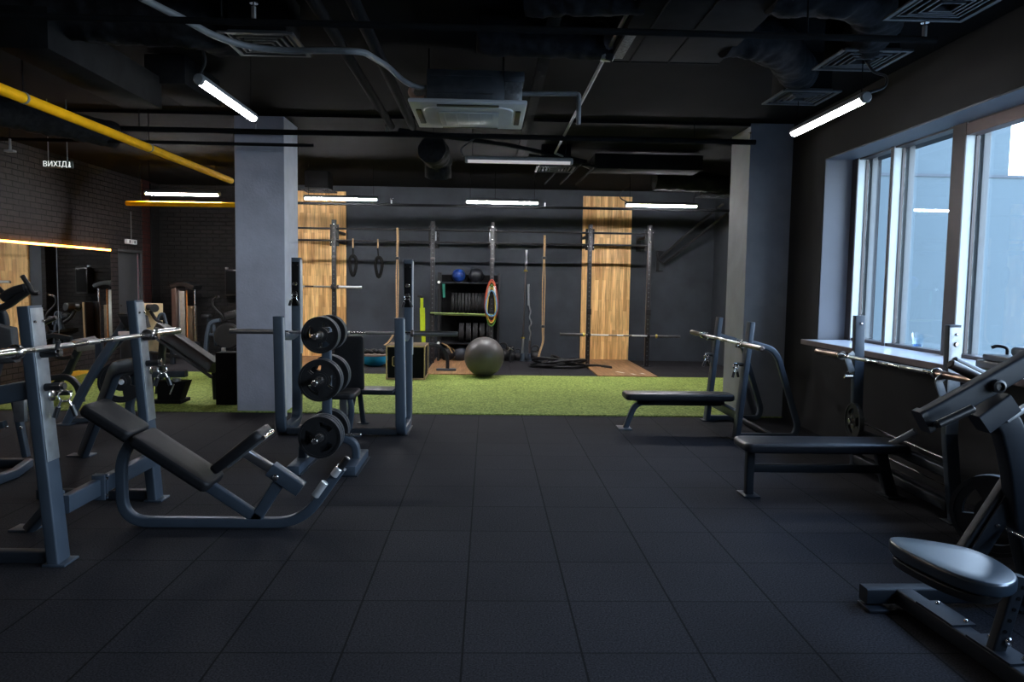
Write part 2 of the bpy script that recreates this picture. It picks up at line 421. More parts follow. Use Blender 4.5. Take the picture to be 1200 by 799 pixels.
# right wall with the long window
WY0, WY1, WZ0, WZ1 = -3.2, 7.63, 1.0, 2.887
sbox('wall_right_below', (3.5, -5.2, 0), (4.1, 9.05, WZ0-.035), WALLR)
sbox('wall_right_above', (3.5, -5.2, WZ1), (4.1, 9.05, CEIL), WALLR)
sbox('wall_right_far', (3.5, WY1, WZ0-.035), (4.1, 9.05, WZ1), WALLR)
sbox('wall_right_near', (3.5, -5.2, WZ0-.035), (4.1, WY0, WZ1), WALLR)
sbox('wall_right_step', (4.1, 8.9, 0), (4.61, 9.05, CEIL), WALLP)
sbox('trim_1', (3.505, WY1-.012, WZ0), (3.87, WY1+.002, WZ1), REVEAL)
sbox('trim_2', (3.505, WY0, WZ1-.012), (3.87, WY1, WZ1+.002), REVEAL)
sl = sbox('window_sill', (3.32, WY0, WZ0-.04), (3.9, 7.56, WZ0), SILLM)
sbox('window_sill_edge', (3.295, WY0, WZ0-.048), (3.322, 7.56, WZ0+.003), SILLE, .004)
# window frame: slim deep mullions, room-side shade put in as dark strips, panes on the outer side
def mullion(a, wd, dark):
    sbox('window_mullion', (3.792, a, WZ0), (3.895, a+wd, WZ1-.008), FRAMEA, .003)
    sbox('window_mullion_shade', (3.784, a+.002, WZ0), (3.792, a+wd, WZ1-.008), FRAMED)  # shade of the room-side face, put in as a dark strip
    sbox('window_gasket', (3.868, a-.010, WZ0+.02), (3.893, a-.0005, WZ1-.03), FRAMED)
    sbox('window_outer_frame', (3.93, a-.012, WZ0), (3.985, a+wd+.012, WZ1), FRAMEX, .003)
ms = [(7.50, .11), (6.84, .045), (5.80, .165)] + [(5.80-1.06*k, .045 if k % 2 else .165) for k in range(1, 9)]
for a, wd in ms: mullion(a, wd, wd > .1)
edges = []
for k, (a, wd) in enumerate(ms):
    if k: edges.append(a+wd)
    edges.append(a)
edges.append(WY0)
sbox('window_rail_top', (3.80, WY0, WZ1-.026), (3.90, WY1-.015, WZ1-.008), FRAMED)
sbox('window_rail_sash', (3.788, WY0, WZ1-.115), (3.895, 5.80, WZ1-.026), mat('sash_brown_frame', (.16, .105, .095), .5, 0, .1, 8), .003)
sbox('window_rail_bottom', (3.80, WY0, WZ0), (3.90, WY1-.015, WZ0+.028), FRAMED)
n = 0
for b, a in zip(edges[0::2], edges[1::2]):
    n += 1
    sbox('window_%d' % n, (3.898, a, WZ0+.02), (3.908, b, WZ1-.02), GLASS)
# outside: the wing of the building across the yard
def ext(name, lo, hi, mt): return sbox(name, lo, hi, mt)
ext('exterior_wall', (4.6, 12.0, -4), (20, 12.3, 3.40), FACADE)
ext('exterior_wall_upper', (4.6, 12.05, 3.44), (8.62, 12.3, 9.5), FACADE)
ext('exterior_seam', (4.6, 11.985, 3.40), (20, 12.04, 3.445), FACSEAM)
ext('exterior_seam_lower', (4.6, 11.985, -.03), (20, 12.0, .015), FACSEAM)
ext('exterior_ground', (4.3, -40, -4.2), (60, 11.98, -4), FACADE)
# pillars
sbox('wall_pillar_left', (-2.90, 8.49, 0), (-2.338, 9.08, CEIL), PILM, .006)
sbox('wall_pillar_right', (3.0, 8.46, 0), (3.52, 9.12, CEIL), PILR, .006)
# door in the left wall
d = MB().box((-6.79, 13.885, 1.02), (.04, .88, 2.04), .003).build('door_1', DOORM); struct(d)
MB().box((-6.755, 13.60, 1.02), (.05, .03, .03), .004).build('door_handle', CHROME, d)
fr = MB().sweep([(-6.715, 13.43, 0), (-6.715, 13.43, 2.03), (-6.715, 14.34, 2.03), (-6.715, 14.34, 0)], .06, .05, (1, 0, 0)).build('door_frame', DOORM); struct(fr)

# oak plank panels on the back wall, brown platforms in front of them
def panel(x0, x1, label):
    return tag(MB().box(((x0+x1)/2, 14.725, 1.66), (x1-x0, .05, 3.28), .004).build('wood_wall_panel', WOODP, smooth=False), label, 'wall panel', 'oak panels on the back wall')
panel(-4.19, -2.84, 'tall oak plank panel on the back wall beside the grey pillar')
panel(1.885, 2.87, 'tall oak plank panel on the back wall between the two right rack posts')
def platform(x0, x1, label):
    return tag(MB().box(((x0+x1)/2, 13.38, .012), (x1-x0, 2.64, .022), .003).build('lifting_platform', WOODF, smooth=False), label, 'platform', 'brown lifting platforms')
platform(-3.86, -2.84, 'brown wooden lifting platform below the oak panel by the pillar')
platform(-1.02, .06, 'brown wooden lifting platform beside the grey exercise ball')
pr = platform(1.86, 2.86, 'brown wooden lifting platform with white marks below the right oak panel')
for x, y, l, a in ((2.32, 12.55, .22, .5), (2.5, 12.3, .16, .2), (2.68, 12.4, .12, .3)):
    MB().box((x, y, .0242), (.05, l, .001), rot=Matrix.Rotation(a, 3, 'Z')).build('chalk_mark', WHITEP, pr)

# mirror panels along the left wall with warm light strips round them
mir = thing('wall_mirror', 'long frameless mirror in sheets on the black brick left wall', 'mirror', (-6.66, 10, .44))
for k in range(5):
    b = 13.06-1.61*k
    MB().box((-6.64, b-.8, 1.22), (.012, 1.598, 1.55)).build('mirror_sheet', MIRROR, mir, smooth=False)
    if k: MB().box((-6.633, b+.005, 1.22), (.006, .008, 1.55)).build('sheet_joint', BRUSH, mir, smooth=False)
led = thing('led_strip', 'warm orange light strip along the edges of the wall mirror', 'light strip', (-6.66, 10, .42))
MB().box((-6.655, 9.06, 2.012), (.034, 8.05, .034)).build('top_run', LEDM, led)
MB().box((-6.671, 13.068, 1.22), (.012, .014, 1.54)).build('side_run', LEDM, led)
MB().box((-6.671, 9.06, .458), (.012, 8.0, .012)).build('bottom_run', LEDM, led)

# ------------------------------------------------------------------ ceiling services
def tube_light(label, c, axis, lit=TUBE_ON, cable=None, L=1.19):
    """slim hanging batten; axis X or Y"""
    t = thing('tube_light', label, 'ceiling light', c, 'hanging tube lights')
    ax = V((1, 0, 0)) if axis == 'X' else V((0, 1, 0)); c = V(c); r = .036
    MB().lathe([(r, -L/2+.02), (r, L/2-.02)], c, ax, 20).build('diffuser', lit, t)
    hb = MB(); rings = []; sd = V((0, 1, 0)) if axis == 'X' else V((1, 0, 0))
    for d_ in (-L/2+.015, L/2-.015):
        a_ = [math.radians(-8+196*k/14) for k in range(15)]
        rings.append([c+ax*d_+sd*((r+.006)*math.cos(q))+V((0, 0, (r+.006)*math.sin(q))) for q in a_]+[c+ax*d_+sd*((r+.0015)*math.cos(q))+V((0, 0, (r+.0015)*math.sin(q))) for q in reversed(a_)])
    hb.loft(rings).build('housing', GREYPIPE, t)
    for s in (-1, 1):
        p = c+ax*(s*(L/2-.02))
        MB().lathe([(r+.002, 0), (r+.003, .02*s), (r-.006, .03*s)], p, ax, 20).build('end_cap', GREYPIPE, t)
        q = c+ax*(s*(L/2-.07))
        w = MB().cyl(q+V((0, 0, r)), V((q.x, q.y, CEIL)), .0035, 6).build('suspension_wire', PIPEM, t)
    return t
def light_cable(pts, r=.009):
    return MB().tube(pts, r, fil=.06, n=8)
tl = tube_light('lit tube light hanging in front of the long window', (2.57, 5.62, 2.85), 'Y', TUBE_NEAR)
light_cable([(2.55, 5.08, 3.42), (2.55, 5.08, 3.16), (2.62, 5.05, 3.02), (2.72, 5.04, 3.0), (2.71, 5.04, 2.92), (2.6, 5.05, 2.885)]).build('power_cable', PLASTIC, tl)
tl2 = tube_light('lit tube light hanging nearest above the left incline bench', (-2.03, 5.84, 2.925), 'Y', TUBE_NEAR)
light_cable([(-2.02, 5.25, 3.42), (-2.01, 5.25, 3.15), (-1.98, 5.26, 3.05), (-2.03, 5.27, 2.965)]).build('power_cable', PLASTIC, tl2)
t3 = tube_light('dimly lit tube light hanging between the air conditioner and the back row of lights', (.33, 8.3, 2.915), 'X', TUBE_DIM)
light_cable([(-.3, 8.3, 2.95), (-.33, 8.3, 3.03), (-.24, 8.3, 3.1), (-.1, 8.3, 3.2)]).build('power_cable', PLASTIC, t3)
tube_light('lit tube light at the back in front of the left oak panel', (-2.405, 12.05, 2.878), 'X')
tube_light('lit tube light at the back above the plate shelf', (.215, 12.05, 2.871), 'X')
t4 = tube_light('lit tube light at the back beside the right oak panel', (2.835, 12.05, 2.864), 'X')
light_cable([(2.27, 12.05, 2.9), (2.16, 12.05, 2.95), (2.13, 12.05, 3.02), (2.2, 12.05, 3.1), (2.3, 12.05, 3.12)]).build('power_cable', PLASTIC, t4)
tube_light('lit tube light at the back above the yellow cross pipe left of the pillar', (-4.95, 12.05, 2.906), 'X')
# the same battens carry on over the part of the room behind the viewer
for x in (-2.03, 2.57):
    for y in (-2.4,):
        tube_light('lit tube light over the near end of the room', (x, y, 2.9), 'Y', TUBE_NEAR)
for x in (-4.9,):
    for y in (1.6, 6.2):
        tube_light('lit tube light over the machines on the left side', (x, y, 3.0), 'Y', TUBE_NEAR)

# cassette air conditioner
ac = thing('air_conditioner', 'grey ceiling cassette air conditioner hanging in the middle of the ceiling', 'air conditioner', (-.18, 6.37, 2.955))
o = [(-.655, 5.9), (.285, 5.9), (.285, 6.85), (-.655, 6.85)]
MB().box((-.18, 6.375, 2.975), (.945, .955, .035), .012).build('panel', ACW, ac)
MB().pad(rr_outline((-.18, 6.375, 2.945), (1, 0, 0), (0, -1, 0), .74, .74, .14), (0, 0, -1), .03).build('panel_centre', ACW, ac)
MB().box((-.18, 6.375, 2.936), (.5, .5, .014), .01).build('intake_grille', ACG, ac)
for k in range(5): MB().box((-.18, 6.375, 2.927) if False else (-.38+.1*k, 6.375, 2.9275), (.006, .48, .004)).build('grille_bar', ACW, ac)
for dx, dy in ((0, .41), (0, -.41), (.41, 0), (-.41, 0)):
    MB().box((-.18+dx, 6.375+dy, 2.952), (.5 if dx == 0 else .045, .5 if dy == 0 else .045, .01), .01).build('louvre', PLASTIC, ac)
MB().box((-.2, 6.375, 3.12), (.63, .74, .255), .006).build('casing', ACB, ac)
for z in (3.06, 3.2): MB().box((-.23, 6.0, z), (.5, .008, .008)).build('casing_rib', ACB, ac)
MB().box((.19, 6.1, 3.2), (.16, .22, .08), .004).build('pipe_cover', ACB, ac)
MB().box((.185, 6.15, 3.08), (.14, .28, .16), .004).build('control_box', ACL, ac)
for x in (-.5, .1):
    for y in (6.05, 6.7): MB().cyl((x, y, 3.24), (x, y, CEIL), .006, 6).build('hanger_rod', PIPEM, ac)
tag(MB().tube([(.26, 6.13, 3.10), (.73, 6.13, 3.11), (.73, 6.13, 2.86)], .02, .03, 10).build('drain_pipe', GREYPIPE), 'grey elbow drain pipe leaving the air conditioner on its right', 'pipe')
hz = [aZ(x, y, 3.03) for x, y in ((165, -3), (190, 10), (215, 22), (250, 42), (290, 55), (340, 60), (380, 59), (425, 60))]
hz += [aY(455, 78, 5.7), aY(475, 97, 5.9), aY(492, 103, 6.05), aY(507, 103, 6.1)]
tag(MB().tube(hz, .021, .12, 10, 4).build('insulated_hose', GREYPIPE), 'pale grey insulated hose running across the ceiling to the air conditioner', 'hose')
tag(MB().tube(pl([(485, 100), (480, 108), (486, 116), (497, 115)], 6.0), .022, .08, 10).build('copper_pipe_bend', mat('taped_copper', (.22, .12, .08), .5)), 'short copper coloured pipe bend at the left of the air conditioner', 'pipe')

# diffusers
def diffuser(c, s, label):
    t = thing('ceiling_diffuser', label, 'air vent', c, 'square ceiling diffusers')
    c = V(c)
    for k, f in enumerate((1., .8, .62, .44, .27)):
        a = s*f/2; z = c.z-.004*k + (.02 if k else 0)
        mb = MB()
        mb.sweep([c+V((-a, -a, z-c.z)), c+V((a, -a, z-c.z)), c+V((a, a, z-c.z)), c+V((-a, a, z-c.z)), c+V((-a, -a-.001, z-c.z))], .03 if k else .012, .028 if k == 0 else .014, (0, 0, 1), rc=.002)
        mb.build('frame' if k == 0 else 'louvre_ring', VENT, t, smooth=False)
    MB().box(c+V((0, 0, .17)), (s*.8, s*.8, .3), .006).build('plenum_box', BLACKW, t)
    return t
diffuser((2.53, 5.05, 3.1), .44, 'square ceiling diffuser above the near end of the window light')
diffuser((2.55, 6.06, 3.1), .44, 'square ceiling diffuser above the far end of the window light')
diffuser((2.50, 4.06, 3.1), .44, 'square ceiling diffuser nearest at the top right edge')
diffuser((-1.50, 5.02, 3.1), .46, 'square ceiling diffuser behind the pale hose')
diffuser((-2.98, 13.0, 3.1), .5, 'square ceiling diffuser at the back above the left oak panel')

# ducts
def flex(name, pts, r, label, material=FLEX, fil=.25):
    ph = random.random()*6
    P = fillet([V(p) for p in pts], fil, 10)
    # resample so that the folds of the sleeve are real geometry
    L = [0]
    for a, b in zip(P, P[1:]): L.append(L[-1]+(b-a).length)
    N = max(12, int(L[-1]/.022)); Q = []
    for i in range(N+1):
        s = L[-1]*i/N; j = max(k for k in range(len(L)) if L[k] <= s+1e-9); j = min(j, len(P)-2)
        u = (s-L[j])/max(1e-6, L[j+1]-L[j]); Q.append(P[j].lerp(P[j+1], u))
    mb = MB().tube(Q, r, n=30)
    vs = list(mb.bm.verts)
    for i, v in enumerate(vs):
        k, a = divmod(i, 30); ang = 2*PI*a/30
        c_ = Q[k]; d_ = v.co-c_
        w1 = noise.noise(V((k*.16+ph*9, math.cos(ang)*1.1+k*.02, math.sin(ang)*1.1+ph)))
        w2 = noise.noise(V((k*.42+ph*5, math.cos(ang)*2.0, math.sin(ang)*2.0-ph)))
        v.co = c_+d_*(1+.16*w1+.10*w2)
    return tag(mb.build(name, material, ang=75), label, 'duct')
flex('flexible_duct', [(-3.3, 5.0, 3.24), (-2.05, 5.0, 3.24), (-1.93, 5.1, 3.24), (-1.88, 5.35, 3.26)], .155, 'wide black crumpled flexible duct across the top left of the ceiling')
tag(MB().box((-2.93, 5.55, 3.09), (.33, 1.6, .26), .008).build('rectangular_duct', DUCT), 'rectangular dark duct running back under the top left flexible duct', 'duct')
tag(MB().box((-2.72, 6.7, 3.28), (.34, .8, .24), .008).build('duct_box', DUCT), 'dark duct box behind the left hanging tube light', 'duct')
flex('flexible_duct', [(-4.75, 7.0, 3.1), (-4.1, 8.2, 3.08)], .14, 'grey sleeve duct end above the exit sign', FLEX)
flex('flexible_duct', [(1.6, 4.25, 3.25), (2.1, 4.25, 3.24), (2.4, 4.55, 3.24), (2.53, 5.0, 3.24)], .15, 'crumpled black flexible duct to the window light diffuser')
flex('flexible_duct', [(1.6, 5.05, 3.26), (1.95, 5.15, 3.25), (2.3, 5.6, 3.24), (2.52, 6.0, 3.25)], .14, 'crumpled black flexible duct to the farther diffuser')
flex('flexible_duct', [(1.6, 3.6, 3.23), (2.2, 3.65, 3.22), (2.5, 3.95, 3.22)], .14, 'crumpled black flexible duct nearest at the top right')
flex('flexible_duct', [(-.1, 5.25, 3.27), (.86, 5.3, 3.27)], .13, 'black flexible duct at the left of the wide metal duct')
flex('flexible_duct', [(.2, 4.5, 3.28), (.9, 4.4, 3.27)], .13, 'black flexible duct above the perforated cable tray')
tag(MB().lathe([(.135, 0), (.14, .02), (.14, .07), (.135, .09)], (.78, 5.3, 3.27), (1, 0, 0), 24).build('duct_collar', ACL), 'shiny foil collar at the end of a flexible duct beside the wide metal duct', 'duct collar')
bd = thing('metal_duct', 'wide dark metal duct box at the top right of the ceiling', 'duct', (1.25, 4.4, 3.15))
MB().box((1.25, 4.38, 3.28), (.8, 1.96, .26), .006).build('duct_body', DUCT, bd)
for x in (1.0, 1.28): MB().box((x, 4.38, 3.148), (.012, 1.96, .012)).build('duct_seam', BLACKW, bd)
MB().box((.90, 5.05, 3.149), (.07, .5, .004)).build('foil_patch', mat('dull_foil', (.16, .165, .18), .6, .3, .6, 60), bd)
MB().box((1.25, 5.37, 3.28), (.80, .03, .27), .004).build('flange', DUCT, bd)
flex('flexible_duct', [(-.75, 9.6, 3.25), (-.7, 10.2, 3.25), (-.7, 10.3, 3.0)], .18, 'round dark duct bend hanging behind the dimly lit tube light')
tag(MB().box((2.2, 10.4, 3.24), (1.5, .5, .2), .006).build('rectangular_duct', DUCT), 'flat dark duct at the back above the right oak panel', 'duct')
flex('flexible_duct', [(2.6, 11.6, 3.2), (3.4, 11.7, 3.2), (4.2, 12.2, 3.2)], .15, 'dark flexible duct at the back right corner of the ceiling')
diffuser((3.9, 12.7, 3.1), .5, 'square ceiling diffuser in the back right corner')
diffuser((.9, 10.2, 3.12), .5, 'square ceiling diffuser behind the dimly lit tube light')

# pipes, trays
def pipe(name, pts, r, label, material=PIPEM, fil=0., cat='pipe'):
    return tag(MB().tube(pts, r, fil, 14).build(name, material), label, cat)
def sprinkler_pipe(pts, r, heads, label):
    t = thing('sprinkler_pipe', label, 'pipe', pts[0])
    MB().tube(pts, r, 0, 14).build('pipe_run', PIPEM, t)
    for h in heads:
        h = V(h)
        s = MB().cyl(h, h+V((0, 0, .06)), .012, 10).build('sprinkler_head', SATIN, t)
        MB().cyl(h+V((0, 0, .075)), h+V((0, 0, .08)), .022, 10).build('deflector', CHROME, s)
        MB().cyl(h+V((0, 0, .055)), h+V((0, 0, .077)), .006, 8).build('sprinkler_frame', CHROME, s)
    for x in (pts[0][0]+.4, (pts[0][0]+pts[1][0])/2, pts[1][0]-.7):
        MB().cyl((x, pts[0][1], pts[0][2]), (x, pts[0][1], CEIL), .005, 6).build('hanger_rod', PIPEM, t)
    return t
sprinkler_pipe([(-5.2, 3.952, 2.886), (2.384, 3.952, 2.878)], .018, [(2.32, 3.952, 2.89), (-1.24, 3.952, 2.90)], 'long dark sprinkler pipe across the ceiling nearest the viewer')
sprinkler_pipe([(-4.27, 8.3, 3.175), (3.0, 8.3, 3.172)], .03, [(2.94, 8.3, 3.2), (-2.6, 8.3, 3.2), (-1.15, 8.3, 3.2)], 'dark sprinkler pipe across the ceiling in front of the pillars')
sprinkler_pipe([(-4.0, 12.5, 2.83), (4.2, 12.5, 2.834)], .022, [(-1.65, 12.5, 2.85), (.95, 12.5, 2.85)], 'dark sprinkler pipe across the back of the room under the tube lights')
pipe('dark_conduit', [(-6.0, 8.05, 2.99), (-1.9, 8.05, 2.99)], .018, 'thin dark conduit crossing the left pillar below the sprinkler pipe')
yp = thing('gas_pipe', 'yellow pipe running back along the left side of the ceiling to the pillar', 'pipe', (-3.36, 5, 2.82))
MB().tube([(-3.36, -4.5, 2.82), (-3.36, 9.7, 2.815)], .04, 0, 18).build('pipe_run', YELLOW, yp)
for y in (5.45, 7.4, 2.5): MB().cyl((-3.36, y, 2.86), (-3.36, y, CEIL), .005, 6).build('hanger_rod', PIPEM, yp); MB().lathe([(.044, -.012), (.044, .012)], (-3.36, y, 2.818), (0, 1, 0), 18).build('pipe_clip', GREYPIPE, yp)
yc = thing('gas_pipe', 'yellow pipe across the back left area below a tube light', 'pipe', (-4.5, 12.0, 2.69))
MB().cyl((-5.83, 12.0, 2.728), (-3.3, 12.0, 2.733), .04, 18, .008).build('pipe_run', YELLOW, yc)
for x in (-5.6, -3.6): MB().cyl((x, 12.0, 2.765), (x, 12.0, CEIL), .005, 6).build('hanger_rod', PIPEM, yc)
ct = thing('cable_tray', 'narrow perforated cable tray running back along the middle of the ceiling', 'cable tray', (.41, 7, 3.25))
MB().box((.41, 6.6, 3.256), (.085, 7.2, .008), .001).build('tray_base', DUCT, ct)
for s in (-1, 1): MB().box((.41+s*.042, 6.6, 3.275), (.004, 7.2, .045)).build('tray_side', DUCT, ct)
for k in range(40): MB().box((.41+(.016 if k % 2 else -.016), 4.2+k*.115, 3.2512), (.012, .04, .002)).build('slot', BLACKW, ct)
pipe('thin_pipe', [(.83, 3.0, 3.2), (.83, 9.4, 3.2), (1.45, 10.6, 3.2)], .014, 'thin pale pipe running back right of the cable tray', GREYPIPE)
pipe('dark_conduit', [(-1.06, 3.2, 3.2), (-1.06, 8.0, 3.2)], .04, 'left one of two dark insulated pipes behind the pale hose')
pipe('dark_conduit', [(-.83, 3.2, 3.22), (-.83, 8.0, 3.2)], .042, 'right one of two dark insulated pipes behind the pale hose')
pipe('dark_conduit', [(-1.0, 8.2, 3.2), (.2, 8.9, 3.2), (1.3, 10.0, 3.2)], .025, 'dark conduit slanting above the dimly lit tube light')
for k in range(3):
    pipe('dark_conduit', [(.5+.24*k, 9.3+.25*k, 3.15), (1.0+.22*k, 9.6+.2*k, 3.14), (.9+.25*k, 11.8, 3.14)], .018, ('leftmost', 'middle', 'rightmost')[k]+' of three dark bent conduits behind the dimly lit tube light', fil=.06)
pipe('wall_conduit', [(-6.63, 14.62, 0), (-6.63, 14.62, 3.38)], .012, 'thin conduit up the red brick corner of the left wall')

# exit signs
es = thing('exit_sign', 'small dark exit sign with white letters hanging at the left under the ceiling', 'sign', (-4.62, 8.05, 2.70))
MB().box((-4.61, 8.05, 2.735), (.30, .022, .075), .003).build('sign_board', mat('sign_dark_green', (.012, .03, .024), .4), es)
def text(s, size, mtl, parent, loc, rot, ex=.0015):
    cu = bpy.data.curves.new('letters', 'FONT'); cu.body = s; cu.size = size; cu.extrude = ex; cu.align_x = 'CENTER'; cu.align_y = 'CENTER'
    tmp = bpy.data.objects.new('tmp', cu); C.objects.link(tmp)
    dg = bpy.context.evaluated_depsgraph_get(); me = bpy.data.meshes.new_from_object(tmp.evaluated_get(dg)); bpy.data.objects.remove(tmp)
    me.transform(Matrix.Rotation(rot[2], 4, 'Z') @ Matrix.Rotation(rot[0], 4, 'X'))
    me.materials.clear(); me.materials.append(mtl)
    o = bpy.data.objects.new('letters', me); C.objects.link(o); o.parent = parent; o.location = V(loc)-parent.location
    return o
text('ВИХІД', .078, EXITM, es, (-4.645, 8.037, 2.735), (PI/2, 0, 0))
rm = MB(); X0, Z0 = -4.495, 2.735
rm.cyl((X0+.004, 8.037, Z0+.022), (X0+.004, 8.034, Z0+.022), .007, 10)
rm.build('figure_head', EXITM, es)
MB().sweep([(X0-.004, 8.036, Z0-.03), (X0+.002, 8.036, Z0-.008), (X0+.006, 8.036, Z0+.012)], .003, .014, (0, 1, 0)).build('figure_body', EXITM, es)
MB().sweep([(X0+.002, 8.036, Z0-.008), (X0+.014, 8.036, Z0-.018), (X0+.012, 8.036, Z0-.03)], .003, .006, (0, 1, 0)).build('figure_leg', EXITM, es)
for x in (-4.72, -4.52): MB().cyl((x, 8.05, 2.772), (x, 8.05, CEIL), .005, 6).build('hanger_rod', GREYPIPE, es)
e2 = thing('emergency_light', 'small white emergency light box on the brick above the door', 'sign', (-6.66, 13.85, 2.16))
MB().box((-6.655, 13.85, 2.2), (.05, .38, .085), .006).build('light_box', WHITEP, e2)
for y in (13.76, 13.95): MB().box((-6.628, y, 2.2), (.006, .03, .05)).build('pictogram', PLASTIC, e2)
MB().cyl((-6.66, 13.88, 2.24), (-6.66, 13.88, 2.76), .006, 6).build('cable', GREYPIPE, e2)
sp = thing('security_light', 'small pale spotlight fitting high on the left under the ceiling', 'light', (-5.0, 7.5, 2.7))
q = aY(12, 177, 7.5)
MB().box(q, (.09, .06, .02), .004).build('lamp_plate', GREYPIPE, sp)
MB().cyl(q+V((0, 0, .01)), q+V((0, 0, .12)), .012, 8).build('stem', GREYPIPE, sp)
MB().cyl(q+V((0, 0, .12)), V((q.x, q.y, CEIL)), .005, 6).build('hanger_rod', PIPEM, sp)
# ------------------------------------------------------------------ light
w = bpy.data.worlds.new('sky'); bpy.context.scene.world = w; w.use_nodes = True
nt = w.node_tree; bg = nt.nodes['Background']
tc = nd(nt, 'ShaderNodeTexCoord'); sx = nd(nt, 'ShaderNodeSeparateXYZ'); nt.links.new(tc.outputs['Generated'], sx.inputs[0])
rp = nd(nt, 'ShaderNodeValToRGB'); e = rp.color_ramp.elements
e[0].position = .0; e[0].color = (.86, .93, 1, 1); e[1].position = .8; e[1].color = (.42, .62, 1, 1)
nt.links.new(sx.outputs[2], rp.inputs['Fac']); nt.links.new(rp.outputs['Color'], bg.inputs['Color'])
bg.inputs['Strength'].default_value = 9.0
pd = bpy.data.lights.new('window_portal', 'AREA'); pd.shape = 'RECTANGLE'; pd.size = 1.86; pd.size_y = WY1-WY0; pd.cycles.is_portal = True
po = bpy.data.objects.new('window_portal', pd); C.objects.link(po); po.location = (4.08, (WY0+WY1)/2, (WZ0+WZ1)/2); po.rotation_euler = (0, PI/2, 0)
sc = bpy.context.scene
sc.view_settings.view_transform = 'Standard'; sc.view_settings.look = 'None'; sc.view_settings.gamma = 1; sc.view_settings.use_curve_mapping = False
sc.view_settings.exposure = .55
sc.cycles.use_denoising = True; sc.cycles.max_bounces = 8; sc.cycles.diffuse_bounces = 4; sc.cycles.glossy_bounces = 4; sc.cycles.transparent_max_bounces = 12
sc.cycles.sample_clamp_indirect = 6; sc.cycles.caustics_reflective = False; sc.cycles.caustics_refractive = False
# ------------------------------------------------------------------ free weights
def barbell(label, a, b, collar_gap, shaft=CHROME, sleeve=CHROME, ring=CHROME, name='barbell', group='barbells', knurl=True, r=.0145, rs=.0255):
    """from end a to end b; collar_gap = distance between the two inner collars"""
    a, b = V(a), V(b); L = (b-a).length; ax = (b-a)/L; c = (a+b)/2; h = collar_gap/2
    t = thing(name, label, 'barbell', c, group)
    MB().lathe([(r, -h), (r, h)], c, ax, 16).build('shaft', shaft, t)
    if knurl:
        for s in (-1, 1):
            MB().lathe([(r+.0012, s*.22), (r+.0012, s*(h-.12))], c, ax, 16).build('knurled_grip', SATIN, t)
        MB().lathe([(r+.0012, -.06), (r+.0012, .06)], c, ax, 16).build('knurled_grip', SATIN, t)
    for s in (-1, 1):
        MB().lathe([(rs-.002, s*(h+.03)), (rs, s*(h+.032)), (rs, s*(L/2-.004)), (rs-.006, s*L/2), (.012, s*L/2), (.011, s*(L/2-.006))], c, ax, 20).build('sleeve', sleeve, t)
        MB().lathe([(r, s*h), (.036, s*h), (.038, s*(h+.006)), (.038, s*(h+.026)), (.034, s*(h+.031)), (rs, s*(h+.031))], c, ax, 24).build('collar', ring, t)
    return t
def plate_mesh(R, th, holes=True):
    """three-grip plate, axis along local Y, hub at the origin"""
    radii = [.026, .040, .058, R*.44, R*.72, R*.90, R]
    half = [th*.5, th*.46, th*.34, th*.30, th*.30, th*.5, ]
    N = 48
    def solid(i, j):
        if not holes or j != 3: return True
        k = (i % 16); return not (4 <= k < 12)
    mb = MB(); bm = mb.bm
    def P(i, j, s, hh):
        a = 2*PI*i/N
        return bm.verts.new((radii[j]*math.cos(a), s*hh, radii[j]*math.sin(a)))
    for i in range(N):
        for j in range(6):
            if not solid(i, j): continue
            hh = half[j]
            for s in (-1, 1):
                bm.faces.new((P(i, j, s, hh), P(i+1, j, s, hh), P(i+1, j+1, s, hh), P(i, j+1, s, hh)))
            def wall(i0, j0, i1, j1, lo):
                if lo >= hh: return
                for s in (-1, 1):
                    bm.faces.new((P(i0, j0, s, lo), P(i1, j1, s, lo), P(i1, j1, s, hh), P(i0, j0, s, hh)))
            wall(i, j, i+1, j, 0 if j == 0 or not solid(i, j-1) else half[j-1])
            wall(i, j+1, i+1, j+1, 0 if j == 5 or not solid(i, j+1) else half[j+1])
            if not solid(i-1, j): wall(i, j, i, j+1, 0)
            if not solid(i+1, j): wall(i+1, j, i+1, j+1, 0)
    bmesh.ops.remove_doubles(bm, verts=bm.verts[:], dist=1e-5)
    return mb
def make_plate(label, R, th, c, group, holes=True, name='weight_plate', rim=None):
    t = thing(name, label, 'weight plate', c, group)
    mb = plate_mesh(R, th, holes); bmesh.ops.translate(mb.bm, vec=V(c), verts=mb.bm.verts[:])
    mb.build('plate_body', RUBBER, t, ang=30)
    rb = MB(); N = 48; c = V(c)
    rb.loft([[c+V(((R+.0012)*math.cos(2*PI*k/N), y, (R+.0012)*math.sin(2*PI*k/N))) for k in range(N)] for y in (-th*.44, th*.44)], False, False)
    rb.build('rim_band', rim or RUBRIM, t)
    MB().lathe([(.026, -th*.52), (.036, -th*.52), (.036, th*.52), (.026, th*.52)], c, (0, 1, 0), 24, False).build('hub_ring', CHROME, t)
    return t
COLLAR0 = None
